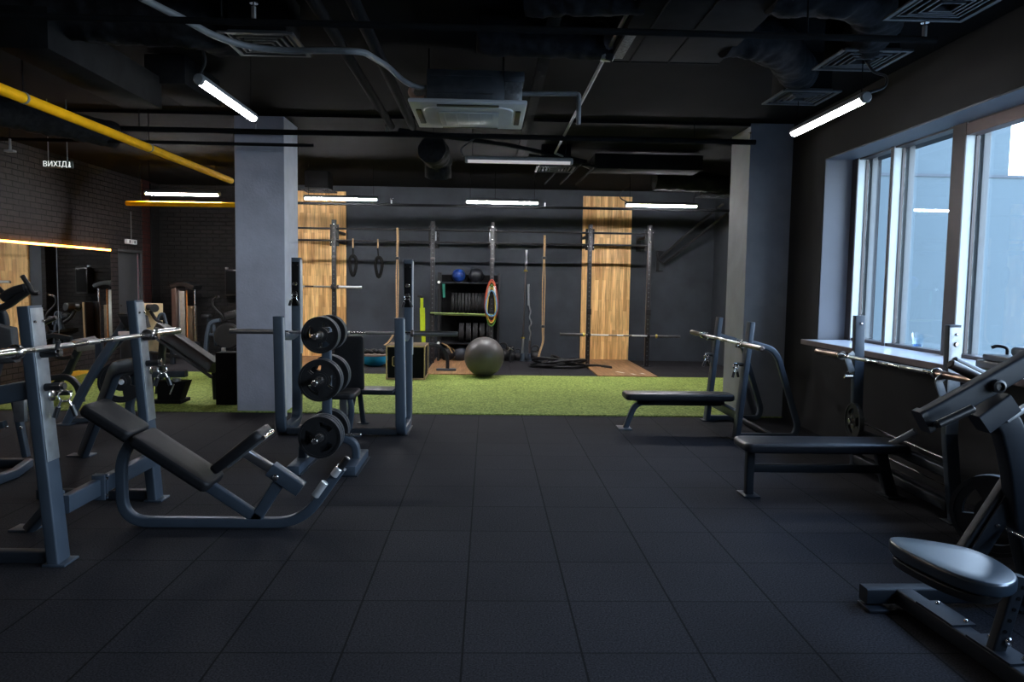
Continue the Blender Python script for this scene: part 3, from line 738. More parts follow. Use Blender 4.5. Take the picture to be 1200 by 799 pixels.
def clip(loc, label, rotz=0., group='spring clips left on the racks'):
    """spring clip hanging on a peg: coil and two padded levers, coil axis local Y"""
    global COLLAR0
    if COLLAR0 is None:
        t = thing('spring_clip', label, 'barbell clip', (0, 0, 0), group)
        pts = []
        for k in range(49):
            a = 2*PI*k/16; pts.append(V((.029*math.cos(a), -.012+.008*k/16, .029*math.sin(a))))
        MB().tube(pts, .0042, n=8).build('spring_coil', CHROME, t)
        for s in (-1, 1):
            p = V((.016*s, .01*s, -.022)); q = V((.030*s, .012*s, -.055)); e = V((.048*s, .012*s, -.112))
            l = MB().tube([p, q], .0055, n=8).build('lever', CHROME, t)
            MB().tube([q, e], .014, n=10).build('lever_grip', PLASTIC, l)
        COLLAR0 = t; o = t
    else:
        o = copy_tree(COLLAR0); o['label'] = label
    o.location = V(loc); o.rotation_euler.z = rotz
    return o
def hook(parent, p, out, dirn=(0, 1, 0), L=.11, chrome=True, up=True):
    """black bar cradle with a chrome end: p on the post face, out = direction away from it"""
    p, o = V(p), V(out).normalized()
    h = MB().cyl(p, p+o*L, .021, 16, .003).build('bar_hook', PLASTIC, parent)
    MB().lathe([(.0225, L-.014), (.0235, L-.006), (.019, L+.004)], p, o, 16).build('hook_end', CHROME, h)
    if up: MB().sweep([p+o*(L-.02)+V((0, 0, .01)), p+o*(L-.008)+V((0, 0, .062))], .03, .012, dirn).build('hook_lip', PLASTIC, h)
    return h
def bolt(parent, p, ax, r=.011):
    p = V(p); MB().lathe([(r, 0), (r, .006), (r*.7, .011), (.001, .012)], p, ax, 10).build('bolt', CHROME, parent)

# ------------------------------------------------------------------ left: incline bench with rack
t = thing('incline_bench_press', 'slate grey incline press bench with two leaning rack posts in the left foreground', 'weight bench', (-2.0, 4.45, 0))
for y, wy in ((3.91, .12), (5.06, .12)):
    f = (-2.30, y, 0); top = (-2.415, y, 1.385)
    po = MB().sweep([f, top], wy, .065, (0, 1, 0), rc=.01).build('rack_post', STEEL, t)
    d = (V(top)-V(f)); n = V((d.z, 0, -d.x)).normalized()
    for (z0, z1) in ((.56, 1.372),):
        p0 = V(f)+d*(z0/1.385)+n*.0345; p1 = V(f)+d*(z1/1.385)+n*.0345
        MB().sweep([p0, p1], wy-.012, .005, (0, 1, 0), rc=.001).build('post_face_plate', BRUSH, po)
    for s in (-.035, .035):
        bolt(po, V(f)+d*(1.30/1.385)+n*.037+V((0, s, 0)), n, .009)
    # cradles on the bench side
    zz = 1.128; hook(po, V(f)+d*(zz/1.385)+n*.035+V((0, .0, 0)), n, L=.10)
    zz = .95; hook(po, V(f)+d*(zz/1.385)+n*.035, n, L=.10, up=False)
    MB().lathe([(.03, 0), (.03, .012), (.02, .016)], V(f)+d*(.93/1.385)+n*.037+V((0, .035, -.03)), n, 14).build('hook_washer', CHROME, po)
    MB().box((-2.29, y, .006), (.12, wy+.02, .012), .002).build('foot_plate', STEEL, po)
    MB().sweep([(-2.33, y, .035), (-3.1, y, .035)], .06, .07, (0, 1, 0)).build('floor_rail', STEELD, t)
    a0 = V(f)+d*(.95/1.385)
    if y > 4.5: pth, nv, fp = [a0, a0+V((-.26, .17, -.05)), a0+V((-.36, .3, -.17)), (-3.48, y+1.24, 0)], (.66, .75, 0), (-3.49, y+1.25)
    else: pth, nv, fp = [a0, a0+V((-.5, 0, -.10)), a0+V((-.66, 0, -.25)), (-3.28, y, 0)], (0, 1, 0), (-3.29, y)
    MB().sweep(pth, .06, .10, nv, .16).build('rear_brace', STEEL, t)
    MB().box((*fp, .006), (.2, .12, .012), .002).build('foot_plate', STEEL, t)
MB().sweep([(-2.34, 4.0, .34), (-2.78, 4.43, .0)], .06, .06, (.7, .7, 0)).build('stay', STEEL, t)
MB().box((-2.80, 4.44, .006), (.15, .12, .012), .002).build('foot_plate', STEEL, t)
cb = MB().sweep([(-2.295, 3.97, .30), (-2.295, 5.0, .30)], .05, .10, (1, 0, 0)).build('cross_beam', STEEL, t)
for y in (4.30, 4.33): MB().box((-2.285, y, .30), (.075, .014, .15), .002).build('beam_flange', STEEL, cb)
for dz in (-.05, .05): bolt(cb, (-2.25, 4.32, .30+dz), (1, 0, 0), .009)
yb = 4.49
MB().sweep([(-2.17, yb, .56), (-2.245, yb, .42), (-2.245, yb, .032), (-1.14, yb, .032), (-.895, yb, .385)], .055, .062, (0, 1, 0), .17, seg=10).build('base_frame', STEEL, t)
MB().sweep([(-2.25, yb, .62), (-1.73, yb, .275), (-1.40, yb, .05)], .05, .07, (0, 1, 0)).build('backrest_beam', STEEL, t)
MB().sweep([(-1.43, yb, .05), (-1.25, yb, .335)], .05, .07, (0, 1, 0)).build('seat_post', STEEL, t)
blk = MB().sweep([(-1.33, yb, .375), (-1.145, yb, .245)], .085, .085, (0, 1, 0), rc=.006).build('adjuster_block', STEEL, t)
bolt(blk, (-1.29, yb-.045, .33), (0, -1, 0), .02)
adj = MB().sweep([(-1.52, yb, .495), (-1.27, yb, .335)], .05, .055, (0, 1, 0)).build('seat_adjuster', SATIN, t)
for k in range(7):
    p = V((-1.495+.027*k, yb-.0225, .478-.0173*k)); MB().cyl(p, p+V((0, -.002, 0)), .006, 8).build('hole', BLACKW, adj)
for (xa, za, xb, zb) in ((-2.395, .790, -2.118, .612), (-2.110, .607, -1.655, .305)):
    u = V((xb-xa, 0, zb-za)); Lp = u.length; u.normalize(); n = V((-u.z, 0, u.x)); n = n if n.z > 0 else -n
    c0 = V(((xa+xb)/2, yb, (za+zb)/2))
    MB().pad(rr_outline(c0, u, (0, 1, 0), Lp, .29, .035), n, .065, .02).build('backrest_pad', VINYL, t)
    MB().box(c0-n*.07, (Lp*.9, .22, .016), rot=Matrix((u, V((0, 1, 0)), n)).transposed()).build('pad_board', BLACKW, t)
u = V((.33, 0, .27)).normalized(); n = V((-u.z, 0, u.x)); c0 = V((-1.495, yb, .515))+n*.025-u*.022
MB().pad(rr_outline(c0, u, (0, 1, 0), .375, .27, .04), n, .06, .02).build('seat_pad', VINYL, t)
MB().box(c0-n*.068+u*.04, (.30, .16, .012), rot=Matrix((u, V((0, 1, 0)), n)).transposed()).build('seat_plate', BRUSH, t)
MB().cyl(c0+u*.18-n*.062+V((0, -.1, 0)), c0+u*.18-n*.062+V((0, .1, 0)), .014, 12).build('seat_handle', CHROME, t)
for (x, y) in ((375, 573), (394, 553)):
    p = aY(x, y, yb-.045); dv = V((.245, 0, .353)).normalized()
    MB().cyl(p-dv*(.055 if x < 390 else .03), p+dv*(.055 if x < 390 else .03), .024, 16, .004).build('chrome_rod', mat('bright_rod_%d' % x, (.85, .83, .82), .3, .6), t)
p = V((-.905, yb-.03, .375)); MB().cyl(p, p+V((.055, 0, .08)), .021, 12, .005).build('end_grip', PLASTIC, t)
barbell('chrome barbell lying in the rack of the left foreground incline bench', (-2.318, 3.14, 1.172), (-2.318, 5.53, 1.150), 1.36)
clip((-2.255, 3.93, .905), 'spring clip hanging on the nearer post of the left incline bench', .5)
clip((-2.245, 5.08, .91), 'spring clip hanging on the farther post of the left incline bench', .3)

# ------------------------------------------------------------------ centre: seated press bench with barbell
t = thing('shoulder_press_bench', 'dark seated press bench with barbell between two loop uprights by the pillar', 'weight bench', (-1.42, 7.5, 0))
for x in (-2.02, -.845):
    po = MB().sweep([(x-.02, 7.17, 1.185), (x, 7.17, .045), (x, 7.78, .045), (x, 7.78, 1.775)], .095, .085, (1, 0, 0), .14, rc=.012, seg=8).build('loop_upright', STEEL, t)
    MB().box((x, 7.733, 1.50), (.075, .006, .46), .002).build('wear_plate', BLACKW, po)
    MB().box((x+.0495, 7.78, 1.26), (.005, .08, .99), .001).build('edge_plate', EDGEP, po)
    MB().sweep([(x+.049-.02, 7.17, 1.17), (x+.049, 7.17, .2)], .004, .05, (1, 0, 0), rc=.001).build('edge_strip', EDGEP, po)  # bright edge highlight put in as a pale strip
    for s in (-.022, .022): bolt(po, (x+s, 7.73, 1.695), (0, -1, 0), .008)
    hook(po, (x, 7.737, 1.50), (0, -1, 0), (1, 0, 0), .05, up=False)
    hook(po, (x, 7.737, 1.40), (0, -1, 0), (1, 0, 0), .05, up=False)
    MB().sweep([(x, 7.21, 1.0), (x, 7.5, .955), (x, 7.74, .99)], .07, .07, (1, 0, 0), .1).build('bar_catch', STEEL, po)
    MB().box((x, 7.5, .004), (.12, .5, .008), .002).build('foot_plate', STEELD, po)
MB().sweep([(-1.97, 7.78, .375), (-.89, 7.78, .375)], .07, .09, (0, 1, 0)).build('cross_beam', STEELD, t)
MB().sweep([(-1.97, 7.2, .05), (-.89, 7.2, .05)], .06, .06, (0, 1, 0)).build('floor_rail', STEELD, t)
MB().pad(rr_outline((-1.42, 7.5, .69), (1, 0, 0), (0, -.1, .99), .30, .58, .035), (0, -.99, -.1), .065, .02).build('backrest_pad', VINYL, t)
MB().box((-1.42, 7.59, .66), (.06, .05, .6), .006).build('backrest_post', STEELD, t)
MB().pad(rr_outline((-1.44, 7.22, .455), (1, 0, 0), (0, 1, 0), .33, .42, .06), (0, 0, 1), .06, .02).build('seat_pad', VINYL, t)
MB().box((-1.42, 7.24, .30), (.07, .09, .19), .006).build('seat_stem', BRUSH, t)
MB().sweep([(-1.42, 7.24, .30), (-1.42, 7.24, .21), (-1.42, 7.60, .21), (-1.42, 7.78, .33)], .06, .06, (1, 0, 0), .04).build('seat_beam', STEELD, t)
MB().sweep([(-1.34, 7.12, .41), (-1.32, 7.14, .28), (-1.36, 7.20, .05)], .05, .05, (0, 1, 0), .08).build('front_leg', STEEL, t)
MB().sweep([(-1.36, 7.80, .35), (-1.33, 7.86, 0)], .06, .05, (0, 1, 0)).build('back_leg', STEELD, t)
MB().box((-1.33, 7.86, .006), (.12, .1, .012), .002).build('foot_plate', STEELD, t)
MB().box((-1.13, 7.62, .405), (.33, .30, .035), .006).build('spotter_step', STEELD, t)
barbell('steel barbell with dark sleeves across the seated press bench by the pillar', (-2.63, 7.50, 1.01), (-.305, 7.50, 1.012), 1.36, CHROME, SATIN, DARKBAR)
clip((-2.02, 7.68, 1.385), 'spring clip on the left upright of the seated press bench', .1)
clip((-.845, 7.68, 1.385), 'spring clip on the right upright of the seated press bench', -.1)

# ------------------------------------------------------------------ plate tree
tx, ty = -1.315, 6.0
t = thing('plate_tree', 'slate grey plate tree standing right of the incline bench', 'weight rack', (tx, ty, 0))
MB().sweep([(tx, ty, .2), (tx, ty, 1.16)], .075, .06, (1, 0, 0)).build('column', STEEL, t)
MB().sweep([(tx-.2, ty, .06), (tx-.2, ty, .20), (tx-.02, ty, .28), (tx+.05, ty, .28), (tx+.24, ty, .20), (tx+.24, ty, .06)], .08, .06, (0, 1, 0), .14, seg=8).build('arch_leg', STEEL, t)
for x in (tx-.2, tx+.24):
    MB().box((x, ty, .045), (.10, .62, .07), .008).build('foot', STEEL, t)
    MB().box((x, ty, .006), (.13, .64, .012), .002).build('foot_plate', STEELD, t)
for z in (1.11, .75, .295):
    for s in (-1, 1):
        MB().cyl((tx-.01, ty+.03*s, z), (tx-.01, ty+.40*s, z), .0245, 18, .004).build('plate_peg', CHROME, t)
MB().cyl((tx+.06, ty-.02, .27), (tx+.285, ty-.02, .275), .014, 12, .003).build('bar_peg', CHROME, t)
spec = [(1.11, .146, [(-1, .19, .048), (-1, .135, .045), (1, .10, .045), (1, .15, .045)]),
        (.75, .168, [(-1, .20, .055), (-1, .135, .05), (1, .12, .05), (1, .185, .055)]),
        (.295, .168, [(-1, .21, .052), (-1, .15, .05), (-1, .09, .045), (1, .10, .05), (1, .16, .05)])]
lev = ['top', 'middle', 'bottom']; protos = {}
for li, (z, R, ps) in enumerate(spec):
    nf = 0; cnt = {-1: 0, 1: 0}
    for (s, dy, th) in ps:
        cnt[s] += 1
        tot = sum(1 for q in ps if q[0] == s)
        if s == -1: where = ('front' if cnt[s] == 1 else 'second' if cnt[s] == 2 else 'third')+' black plate from the viewer on the %s peg of the plate tree' % lev[li]
        else: where = ('nearer' if cnt[s] == 1 else 'farther')+' black plate behind the column on the %s peg of the plate tree' % lev[li]
        key = (round(R, 3), th); loc = (tx-.01, ty+s*dy, z-.001)
        if key not in protos:
            protos[key] = make_plate(where, R, th, loc, 'plates on the plate tree'); protos[key].rotation_euler.y = .9*li+.25
        else:
            c = again(protos[key], loc, where); c.rotation_euler.y = .35+1.7*cnt[s]+li

# ------------------------------------------------------------------ right: flat bench by the pillar
t = thing('flat_bench_press', 'flat press bench with rack posts and curved stays beside the right pillar', 'weight bench', (2.3, 7.74, 0))
for y in (7.24, 8.24):
    f, top = V((2.535, y, 0)), V((2.645, y, 1.19)); d = top-f
    po = MB().sweep([f, top], .11, .055, (0, 1, 0), rc=.012).build('rack_post', STEEL, t)
    MB().sweep([f+d*.83, (2.86, y, .925), (2.93, y, .845), (3.165, y, .14), (3.13, y, .035), (2.56, y, .035)], .055, .055, (0, 1, 0), .1, seg=8).build('curved_stay', STEEL, t)
    MB().box((2.55, y, .006), (.16, .14, .012), .002).build('foot_plate', STEELD, po)
    n = V((-d.z, 0, d.x)).normalized()
    hook(po, f+d*.79+n*.028, n, L=.09)
    hook(po, f+d*.635+n*.028, n, L=.08, up=False)
MB().sweep([(2.56, 7.27, .235), (2.56, 8.21, .235)], .06, .09, (1, 0, 0)).build('cross_beam', STEEL, t)
MB().sweep([(2.90, 7.25, .035), (2.90, 8.23, .035)], .05, .05, (1, 0, 0)).build('rear_rail', STEELD, t)
MB().sweep([(1.62, 7.74, .285), (2.56, 7.74, .285)], .06, .06, (0, 1, 0)).build('bench_beam', STEELD, t)
MB().sweep([(1.78, 7.74, .30), (1.60, 7.74, .27), (1.50, 7.74, .0)], .06, .055, (0, 1, 0), .1).build('front_leg', STEEL, t)
MB().box((1.485, 7.74, .006), (.14, .22, .012), .002).build('foot_plate', STEEL, t)
MB().pad(rr_outline((2.06, 7.74, .392), (1, 0, 0), (0, 1, 0), 1.17, .28, .05), (0, 0, 1), .07, .024).build('bench_pad', VINYLG, t)
barbell('dark barbell lying in the rack beside the right pillar', (2.515, 6.58, .978), (2.515, 8.90, .975), 1.30, DARKBAR, DARKBAR, CHROME)
clip((2.50, 7.22, .745), 'spring clip hanging on the nearer post beside the right pillar', .4)
clip((2.50, 8.22, .745), 'spring clip hanging on the farther post beside the right pillar', .4)

# ------------------------------------------------------------------ right: flat bench under the window
t = thing('window_bench_press', 'dark flat press bench with upright rack posts under the long window', 'weight bench', (2.6, 5.3, 0))
yb = 5.27
post = {}
for y, xs in ((4.66, (3.13, 3.10, 3.045, 3.03)), (6.05, (3.16, 3.16, 3.14, 3.125))):
    po = MB().sweep([(xs[0], y, 0), (xs[1], y, .2), (xs[2], y, .62), (xs[3], y, 1.315)], .055, .085, (0, 1, 0), .12, rc=.008).build('rack_post', STEEL, t)
    MB().box((xs[0], y, .006), (.16, .12, .012), .002).build('foot_plate', STEELD, po)
    if y < 5:
        MB().sweep([(xs[2], y-.031, .60), (xs[3], y-.031, 1.30)], .006, .082, (0, 1, 0), rc=.001).build('post_face_plate', BRUSH, po)
    for z, r in ((1.255, .010), (1.19, .016)) if y < 5 else ((1.25, .010),):
        bolt(po, (xs[3]+.006, y-.034, z), (0, -1, 0), r)
    n = V((-1, 0, 0))
    MB().sweep([(xs[3]-.035, y-.02, 1.0), (xs[3]-.085, y-.02, .955), (xs[3]-.085, y-.02, .935), (xs[3]-.045, y-.02, .84)], .012, .05, (0, 1, 0), .03).build('bar_cradle', BRUSH, po)
    h2 = MB().cyl((xs[3]-.04, y-.02, .80), (xs[3]-.11, y-.02, .80), .018, 14, .004).build('safety_peg', CHROME, po)
    MB().cyl((xs[3]-.075, y-.02, .80), (xs[3]-.085, y-.03, .845), .008, 8).build('peg_lip', CHROME, h2)
MB().sweep([(3.10, 4.69, .10), (3.15, 6.02, .10)], .06, .07, (1, 0, 0)).build('floor_rail', STEELD, t)
MB().sweep([(3.08, 4.69, .33), (3.14, 6.02, .33)], .06, .07, (1, 0, 0)).build('cross_beam', STEELD, t)
MB().sweep([(1.95, yb, .345), (3.09, yb, .345)], .07, .05, (0, 1, 0)).build('bench_beam', STEELD, t)
MB().sweep([(1.97, yb, .205), (2.95, yb, .205)], .05, .06, (0, 1, 0)).build('lower_beam', STEELD, t)
MB().sweep([(1.955, yb, 0), (1.955, yb, .34)], .06, .06, (0, 1, 0)).build('front_leg', STEELD, t)
MB().box((1.955, yb, .006), (.12, .17, .012), .002).build('foot_plate', STEELD, t)
MB().sweep([(2.93, yb, .34), (2.96, yb, .22), (3.03, yb, 0)], .07, .085, (0, 1, 0), .05).build('rear_leg', STEELD, t)
MB().box((3.03, yb, .006), (.14, .18, .012), .002).build('foot_plate', STEELD, t)
MB().sweep([(2.96, yb, .36), (3.10, yb-.15, .52)], .05, .05, (.7, .7, 0)).build('adjuster_bar', BRUSH, t)
MB().pad(rr_outline((2.48, yb, .415), (1, 0, 0), (0, 1, 0), 1.22, .31, .05), (0, 0, 1), .065, .024).build('bench_pad', VINYLG, t)
for z in (.22, .40): MB().tube([(3.11, 4.7, z), (3.15, 6.0, z+.02)], .006, n=8).build('bright_cable', CHROME, t)
MB().cyl((3.16, 5.93, .44), (3.02, 5.93, .44), .0225, 14, .003).build('storage_peg', CHROME, t)
barbell('bronze tinted barbell lying in the rack under the long window', (2.982, 4.26, .992), (2.982, 6.49, .974), 1.27, CHROME, mat('bronze_bar', (.36, .25, .2), .28, 1.), CHROME)
sp_ = make_plate('small black plate hung on the far post of the bench under the window', .15, .035, (3.065, 5.93, .44), 'single plates on machines')
sp_.rotation_euler.z = PI/2-.06

# ------------------------------------------------------------------ right foreground: row machine
t = thing('row_machine', 'dark plate loaded row machine with a shiny seat in the right foreground', 'exercise machine', (2.2, 3.2, 0))
MB().sweep([(1.845, 3.40, .062), (3.05, 3.42, .062)], .075, .075, (0, 1, 0), rc=.008).build('front_rail', STEELD, t)
for x in (1.885, 2.62): MB().box((x, 3.375, .008), (.10, .12, .016), .003).build('foot_plate', STEELD, t)
bt = MB().sweep([(2.03, 3.37, .062), (2.105, 2.2, .062)], .085, .075, (1, 0, 0), rc=.008).build('long_rail', STEELD, t)
for y0, y1 in ((3.22, 2.98), (2.90, 2.66)):
    MB().sweep([(2.04+(3.37-y0)*.064, y0, .104), (2.04+(3.37-y1)*.064, y1, .104)], .11, .01, (1, 0, 0), rc=.001).build('rail_plate', STEELD, bt)
    for y in (y0-.03, y1+.03):
        bolt(bt, (2.07+(3.37-y)*.064, y, .109), (0, 0, 1), .011)
sp0 = MB().sweep([(2.06, 2.78, .10), (2.135, 2.78, .41)], .05, .055, (0, 1, 0)).build('seat_post', STEELD, t)
for k in range(5): MB().cyl((2.075+.0155*k, 2.754, .19+.045*k), (2.075+.0155*k, 2.751, .19+.045*k), .008, 10).build('hole', BLACKW, sp0)
bolt(sp0, (2.09, 2.752, .15), (0, -1, 0), .018)
MB().sweep([(2.15, 2.80, .375), (1.90, 2.84, .375)], .08, .04, (0, 1, 0)).build('seat_bracket', STEELD, t)
so = [(1.745, 3.04), (1.79, 3.09), (1.90, 3.05), (2.03, 2.97), (2.068, 2.88), (2.068, 2.76), (2.035, 2.64), (1.96, 2.575), (1.89, 2.56), (1.82, 2.61), (1.77, 2.74), (1.74, 2.92)]
for _ in range(2): so = [q for a, b in zip(so, so[1:]+so[:1]) for q in ((a[0]*.75+b[0]*.25, a[1]*.75+b[1]*.25), (a[0]*.25+b[0]*.75, a[1]*.25+b[1]*.75))]
cx_ = sum(x for x, y in so)/len(so); cy2 = sum(y for x, y in so)/len(so)
MB().pad([(x, y, .462) for x, y in reversed(so)], (0, 0, 1), .055, .013, bulge=.004).build('seat_pad', SEATV, t, ang=22)
MB().pad([(cx_+(x-cx_)*.86-.02, cy2+(y-cy2)*.86, .402) for x, y in reversed(so)], (0, 0, 1), .035, .006).build('seat_board', PLASTIC, t)
MB().sweep([(2.26, 3.44, .06), (2.88, 3.44, 1.12)], .06, .10, (0, 1, 0)).build('main_column', STEELD, t)
cl = MB().sweep([(2.36, 3.395, .20), (2.62, 3.395, .66)], .012, .085, (0, 1, 0), rc=.002).build('column_plate', STEELD, t)
for k in range(3): bolt(cl, (2.40+.08*k, 3.388, .27+.14*k), (0, -1, 0), .011)
MB().cyl((2.51, 3.36, .40), (2.51, 3.22, .40), .012, 10).build('pull_pin', CHROME, t)
arm = MB().sweep([aY(1083, 492, 3.28), aY(1130, 466, 3.28), aY(1204, 424, 3.28), aY(1300, 366, 3.28)], .07, .095, (0, 1, 0), .05, rc=.012).build('press_arm', STEELD, t)
p = aY(1083, 492, 3.28); dd = (aY(1130, 466, 3.28)-p).normalized()
MB().sweep([p-dd*.018, p+dd*.01], .085, .112, (0, 1, 0)).build('arm_end_cap', PLASTIC, arm)
q = aY(1167, 452, 3.24); MB().lathe([(.03, 0), (.03, .03), (.02, .034), (.019, .02)], q, (0, -1, 0), 18).build('pivot_bush', PLASTIC, arm)
MB().cyl(aY(1098, 498, 3.16), aY(1141, 478, 3.16), .019, 16, .006).build('hand_grip', PLASTIC, t)
MB().cyl(aY(1098, 498, 3.16), aY(1098, 496, 3.27), .013, 10).build('grip_stem', STEELD, t)
MB().cyl(aY(1113, 426, 3.42), aY(1160, 449, 3.42), .024, 16, .006).build('upper_grip', mat('brown_black_grip', (.05, .035, .03), .3), t)
MB().cyl(aY(1117, 422, 3.58), aY(1165, 445, 3.58), .022, 16, .006).build('upper_grip', PLASTIC, t)
MB().sweep([aY(1160, 478, 3.34), aY(1178, 494, 3.34), aY(1190, 540, 3.36), aY(1199, 620, 3.4), (2.72, 3.42, .08)], .09, .12, (0, 1, 0), .12).build('rear_column', STEELD, t)
MB().sweep([aY(1146, 496, 3.32), aY(1182, 470, 3.32)], .10, .10, (0, 1, 0), rc=.01).build('pivot_bracket', STEELD, t)
MB().sweep([aY(1178, 492, 3.30), aY(1240, 454, 3.30)], .03, .03, (0, 1, 0)).build('link_bar', BRUSH, t)
MB().sweep([(2.72, 3.42, .05), (3.02, 3.42, .05)], .07, .07, (0, 1, 0)).build('rear_rail', STEELD, t)
pc = aY(1166, 604, 3.72)
pp = make_plate('large black plate loaded on the row machine at the right edge', .215, .05, pc, 'single plates on machines'); pp.rotation_euler = (0, .4, -.95)
MB().cyl(pc, pc+V((.25, -.18, 0)), .024, 14).build('plate_horn', CHROME, t)

# ------------------------------------------------------------------ on the sill
p = aZ(1075, 409, 1.0)
cu = thing('plastic_cup', 'clear crumpled plastic cup standing on the window sill', 'cup', p)
mb = MB(); N = 28; rings = []
for r, z in ((.028, 0.), (.036, .004), (.042, .05), (.047, .09), (.054, .125)):
    rings.append([V((p.x+r*math.cos(2*PI*k/N)*(1+.12*math.sin(5*2*PI*k/N)*(z > .08)), p.y+r*math.sin(2*PI*k/N), p.z+z+(.022*math.sin(3*2*PI*k/N+1)+.012*math.sin(7*2*PI*k/N) if z > .12 else 0))) for k in range(N)])
mb.loft(rings, True, False).build('cup_wall', CUPM, cu)
MB().lathe([(.03, .004), (.038, .045), (.03, .046)], p, (0, 0, 1), 24).build('water', glass('pale_blue_water', (.55, .72, .9), 0, 1.33), cu)
tr = thing('folded_tray', 'flat black folded tray with a curved handle lying on the window sill', 'tray', (3.60, 4.72, 1.0))
MB().box((3.60, 4.70, 1.03), (.34, .62, .06), .012).build('tray_base', PLASTIC, tr)
MB().box((3.62, 4.66, 1.082), (.34, .62, .042), .010).build('tray_lid', VINYLG, tr)
MB().tube([(3.60, 4.93, 1.10), (3.60, 4.93, 1.15), (3.55, 4.96, 1.16), (3.52, 4.98, 1.145)], .012, .04, 10).build('curved_handle', PLASTIC, tr)
MB().pad(rr_outline((3.64, 4.58, 1.17), (1, 0, 0), (0, 1, 0), .28, .44, .06), (0, 0, 1), .066, .028).build('tray_pad', mat('blue_black_vinyl', (.02, .03, .05), .35), tr)
# ------------------------------------------------------------------ back wall rig
def rig_mat():
    mt, nt, b = base('punched_rig_steel')
    tc = nd(nt, 'ShaderNodeTexCoord'); s = nd(nt, 'ShaderNodeSeparateXYZ'); nt.links.new(tc.outputs['Object'], s.inputs[0])
    fz = math_n(nt, 'SUBTRACT', math_n(nt, 'FRACT', math_n(nt, 'DIVIDE', s.outputs[2], .085)), .5)
    dz = math_n(nt, 'MULTIPLY', fz, .085)
    r2 = math_n(nt, 'ADD', math_n(nt, 'MULTIPLY', dz, dz), math_n(nt, 'MULTIPLY', s.outputs[0], s.outputs[0]))
    hole = math_n(nt, 'LESS_THAN', r2, .013**2)
    mx = nd(nt, 'ShaderNodeMix', data_type='RGBA'); mx.inputs[6].default_value = (.02, .019, .021, 1); mx.inputs[7].default_value = (.075, .078, .085, 1)
    nt.links.new(hole, mx.inputs['Factor']); nt.links.new(mx.outputs[2], b.inputs['Base Color'])
    b.inputs['Roughness'].default_value = .42; b.inputs['Metallic'].default_value = .15
    return mt
RIGU = rig_mat()
RY = 13.7
xs = [aY(391.5, 330, RY).x, aY(507, 330, RY).x, aY(576.5, 330, RY).x, aY(690.5, 330, RY).x, aY(760, 330, RY).x]
xl = xs[0]-1.06
rig = thing('pull_up_rig', 'long black pull-up rig of tall punched posts and cross bars along the back wall', 'exercise rig', (xs[2], RY, 0))
for i, x in enumerate([xl]+xs):
    e = bpy.data.objects.new
    mb = MB().box((x, RY, 1.33), (.075, .075, 2.66), .004)
    # the mesh keeps the post's own axis as its origin so the punched holes stay centred
    bmesh.ops.translate(mb.bm, vec=-V((x, RY, 0)), verts=mb.bm.verts[:])
    me_o = mb.build('post', RIGU, None); me_o.parent = rig; dz = me_o.location.copy(); me_o.location = V((x, RY, 0))-rig.location+dz
    MB().box((x, RY, .005), (.16, .18, .01), .002).build('base_plate', RIGM, me_o) if False else None
    bp_ = MB().box((x, RY, .005), (.16, .18, .01), .002).build('base_plate', RIGM, rig)
    for z in (2.575, 2.34): bolt(rig, (x, RY-.038, z), (0, -1, 0), .015)
    for z in (2.52, 2.24):
        for s in (-1, 1): bolt(rig, (x+s*.05, RY-.045, z), (0, -1, 0), .011)
    MB().box((x, RY+.045, 2.38), (.17, .012, .40), .003).build('bracket_plate', RIGM, rig)
    for z in (2.46, 2.28): MB().box((x, (RY+14.75)/2, z), (.05, 14.75-RY-.06, .05), .004).build('wall_arm', RIGM, rig)
    MB().box((x, 14.74, 2.37), (.1, .018, .32), .002).build('wall_plate', RIGM, rig)
    if i in (1, 2, 3): MB().box((x, RY-.003, 1.98), (.08, .082, .035), .003).build('height_sticker', mat('sticker_grey%d' % i, (.10, .085, .08), .5), rig)
    if i in (2, 3): MB().box((x+(.055 if i == 2 else -.055), RY-.02, 2.39), (.02, .02, .17), .003).build('bright_bracket', BRUSH, rig)
allx = [xl]+xs
for a, b in zip(allx, allx[1:]):
    for z, r in ((2.50, .019), (2.28, .019)): MB().cyl((a, RY, z), (b, RY, z), r, 12).build('cross_bar', RIGM, rig)
for x in xs+[xl]:
    for s in (1,): MB().box((x, RY-.055, 1.03), (.085, .035, .11), .004).build('bar_hook_bracket', RIGM, rig) if x in xs[3:] else None
# hooks that carry the loaded bars
zr = aY(727, 392.5, RY-.1).z
for x in xs[3:]:
    MB().box((x, RY-.095, zr-.03), (.05, .11, .025), .004).build('bar_rest', RIGM, rig)
    MB().box((x, RY-.145, zr), (.05, .015, .06), .004).build('rest_lip', RIGM, rig)
zl = aY(391.5, 336, RY-.1).z
for x in (xl, xs[0]):
    MB().box((x, RY-.095, zl-.03), (.05, .11, .025), .004).build('bar_rest', RIGM, rig)
    MB().box((x, RY-.145, zl), (.05, .015, .09), .004).build('rest_lip', RIGM, rig)
for x in (xs[1], xs[2]): MB().box((x, RY-.06, aY(507, 366, RY).z), (.085, .04, .10), .004).build('peg_bracket', RIGM, rig)
barbell('black barbell with brass collars resting on the two right posts of the back rig', aY(656, 391.5, RY-.1), aY(797, 394.5, RY-.1), 1.34, DARKBAR, mat('dark_sleeve', (.12, .115, .115), .4, .8), BRASS)
barbell('dark barbell resting on the rig in front of the left oak panel', (xl-.62, RY-.1, zl), aY(424, 336.5, RY-.1), 1.30, DARKBAR, SATIN, DARKBAR)

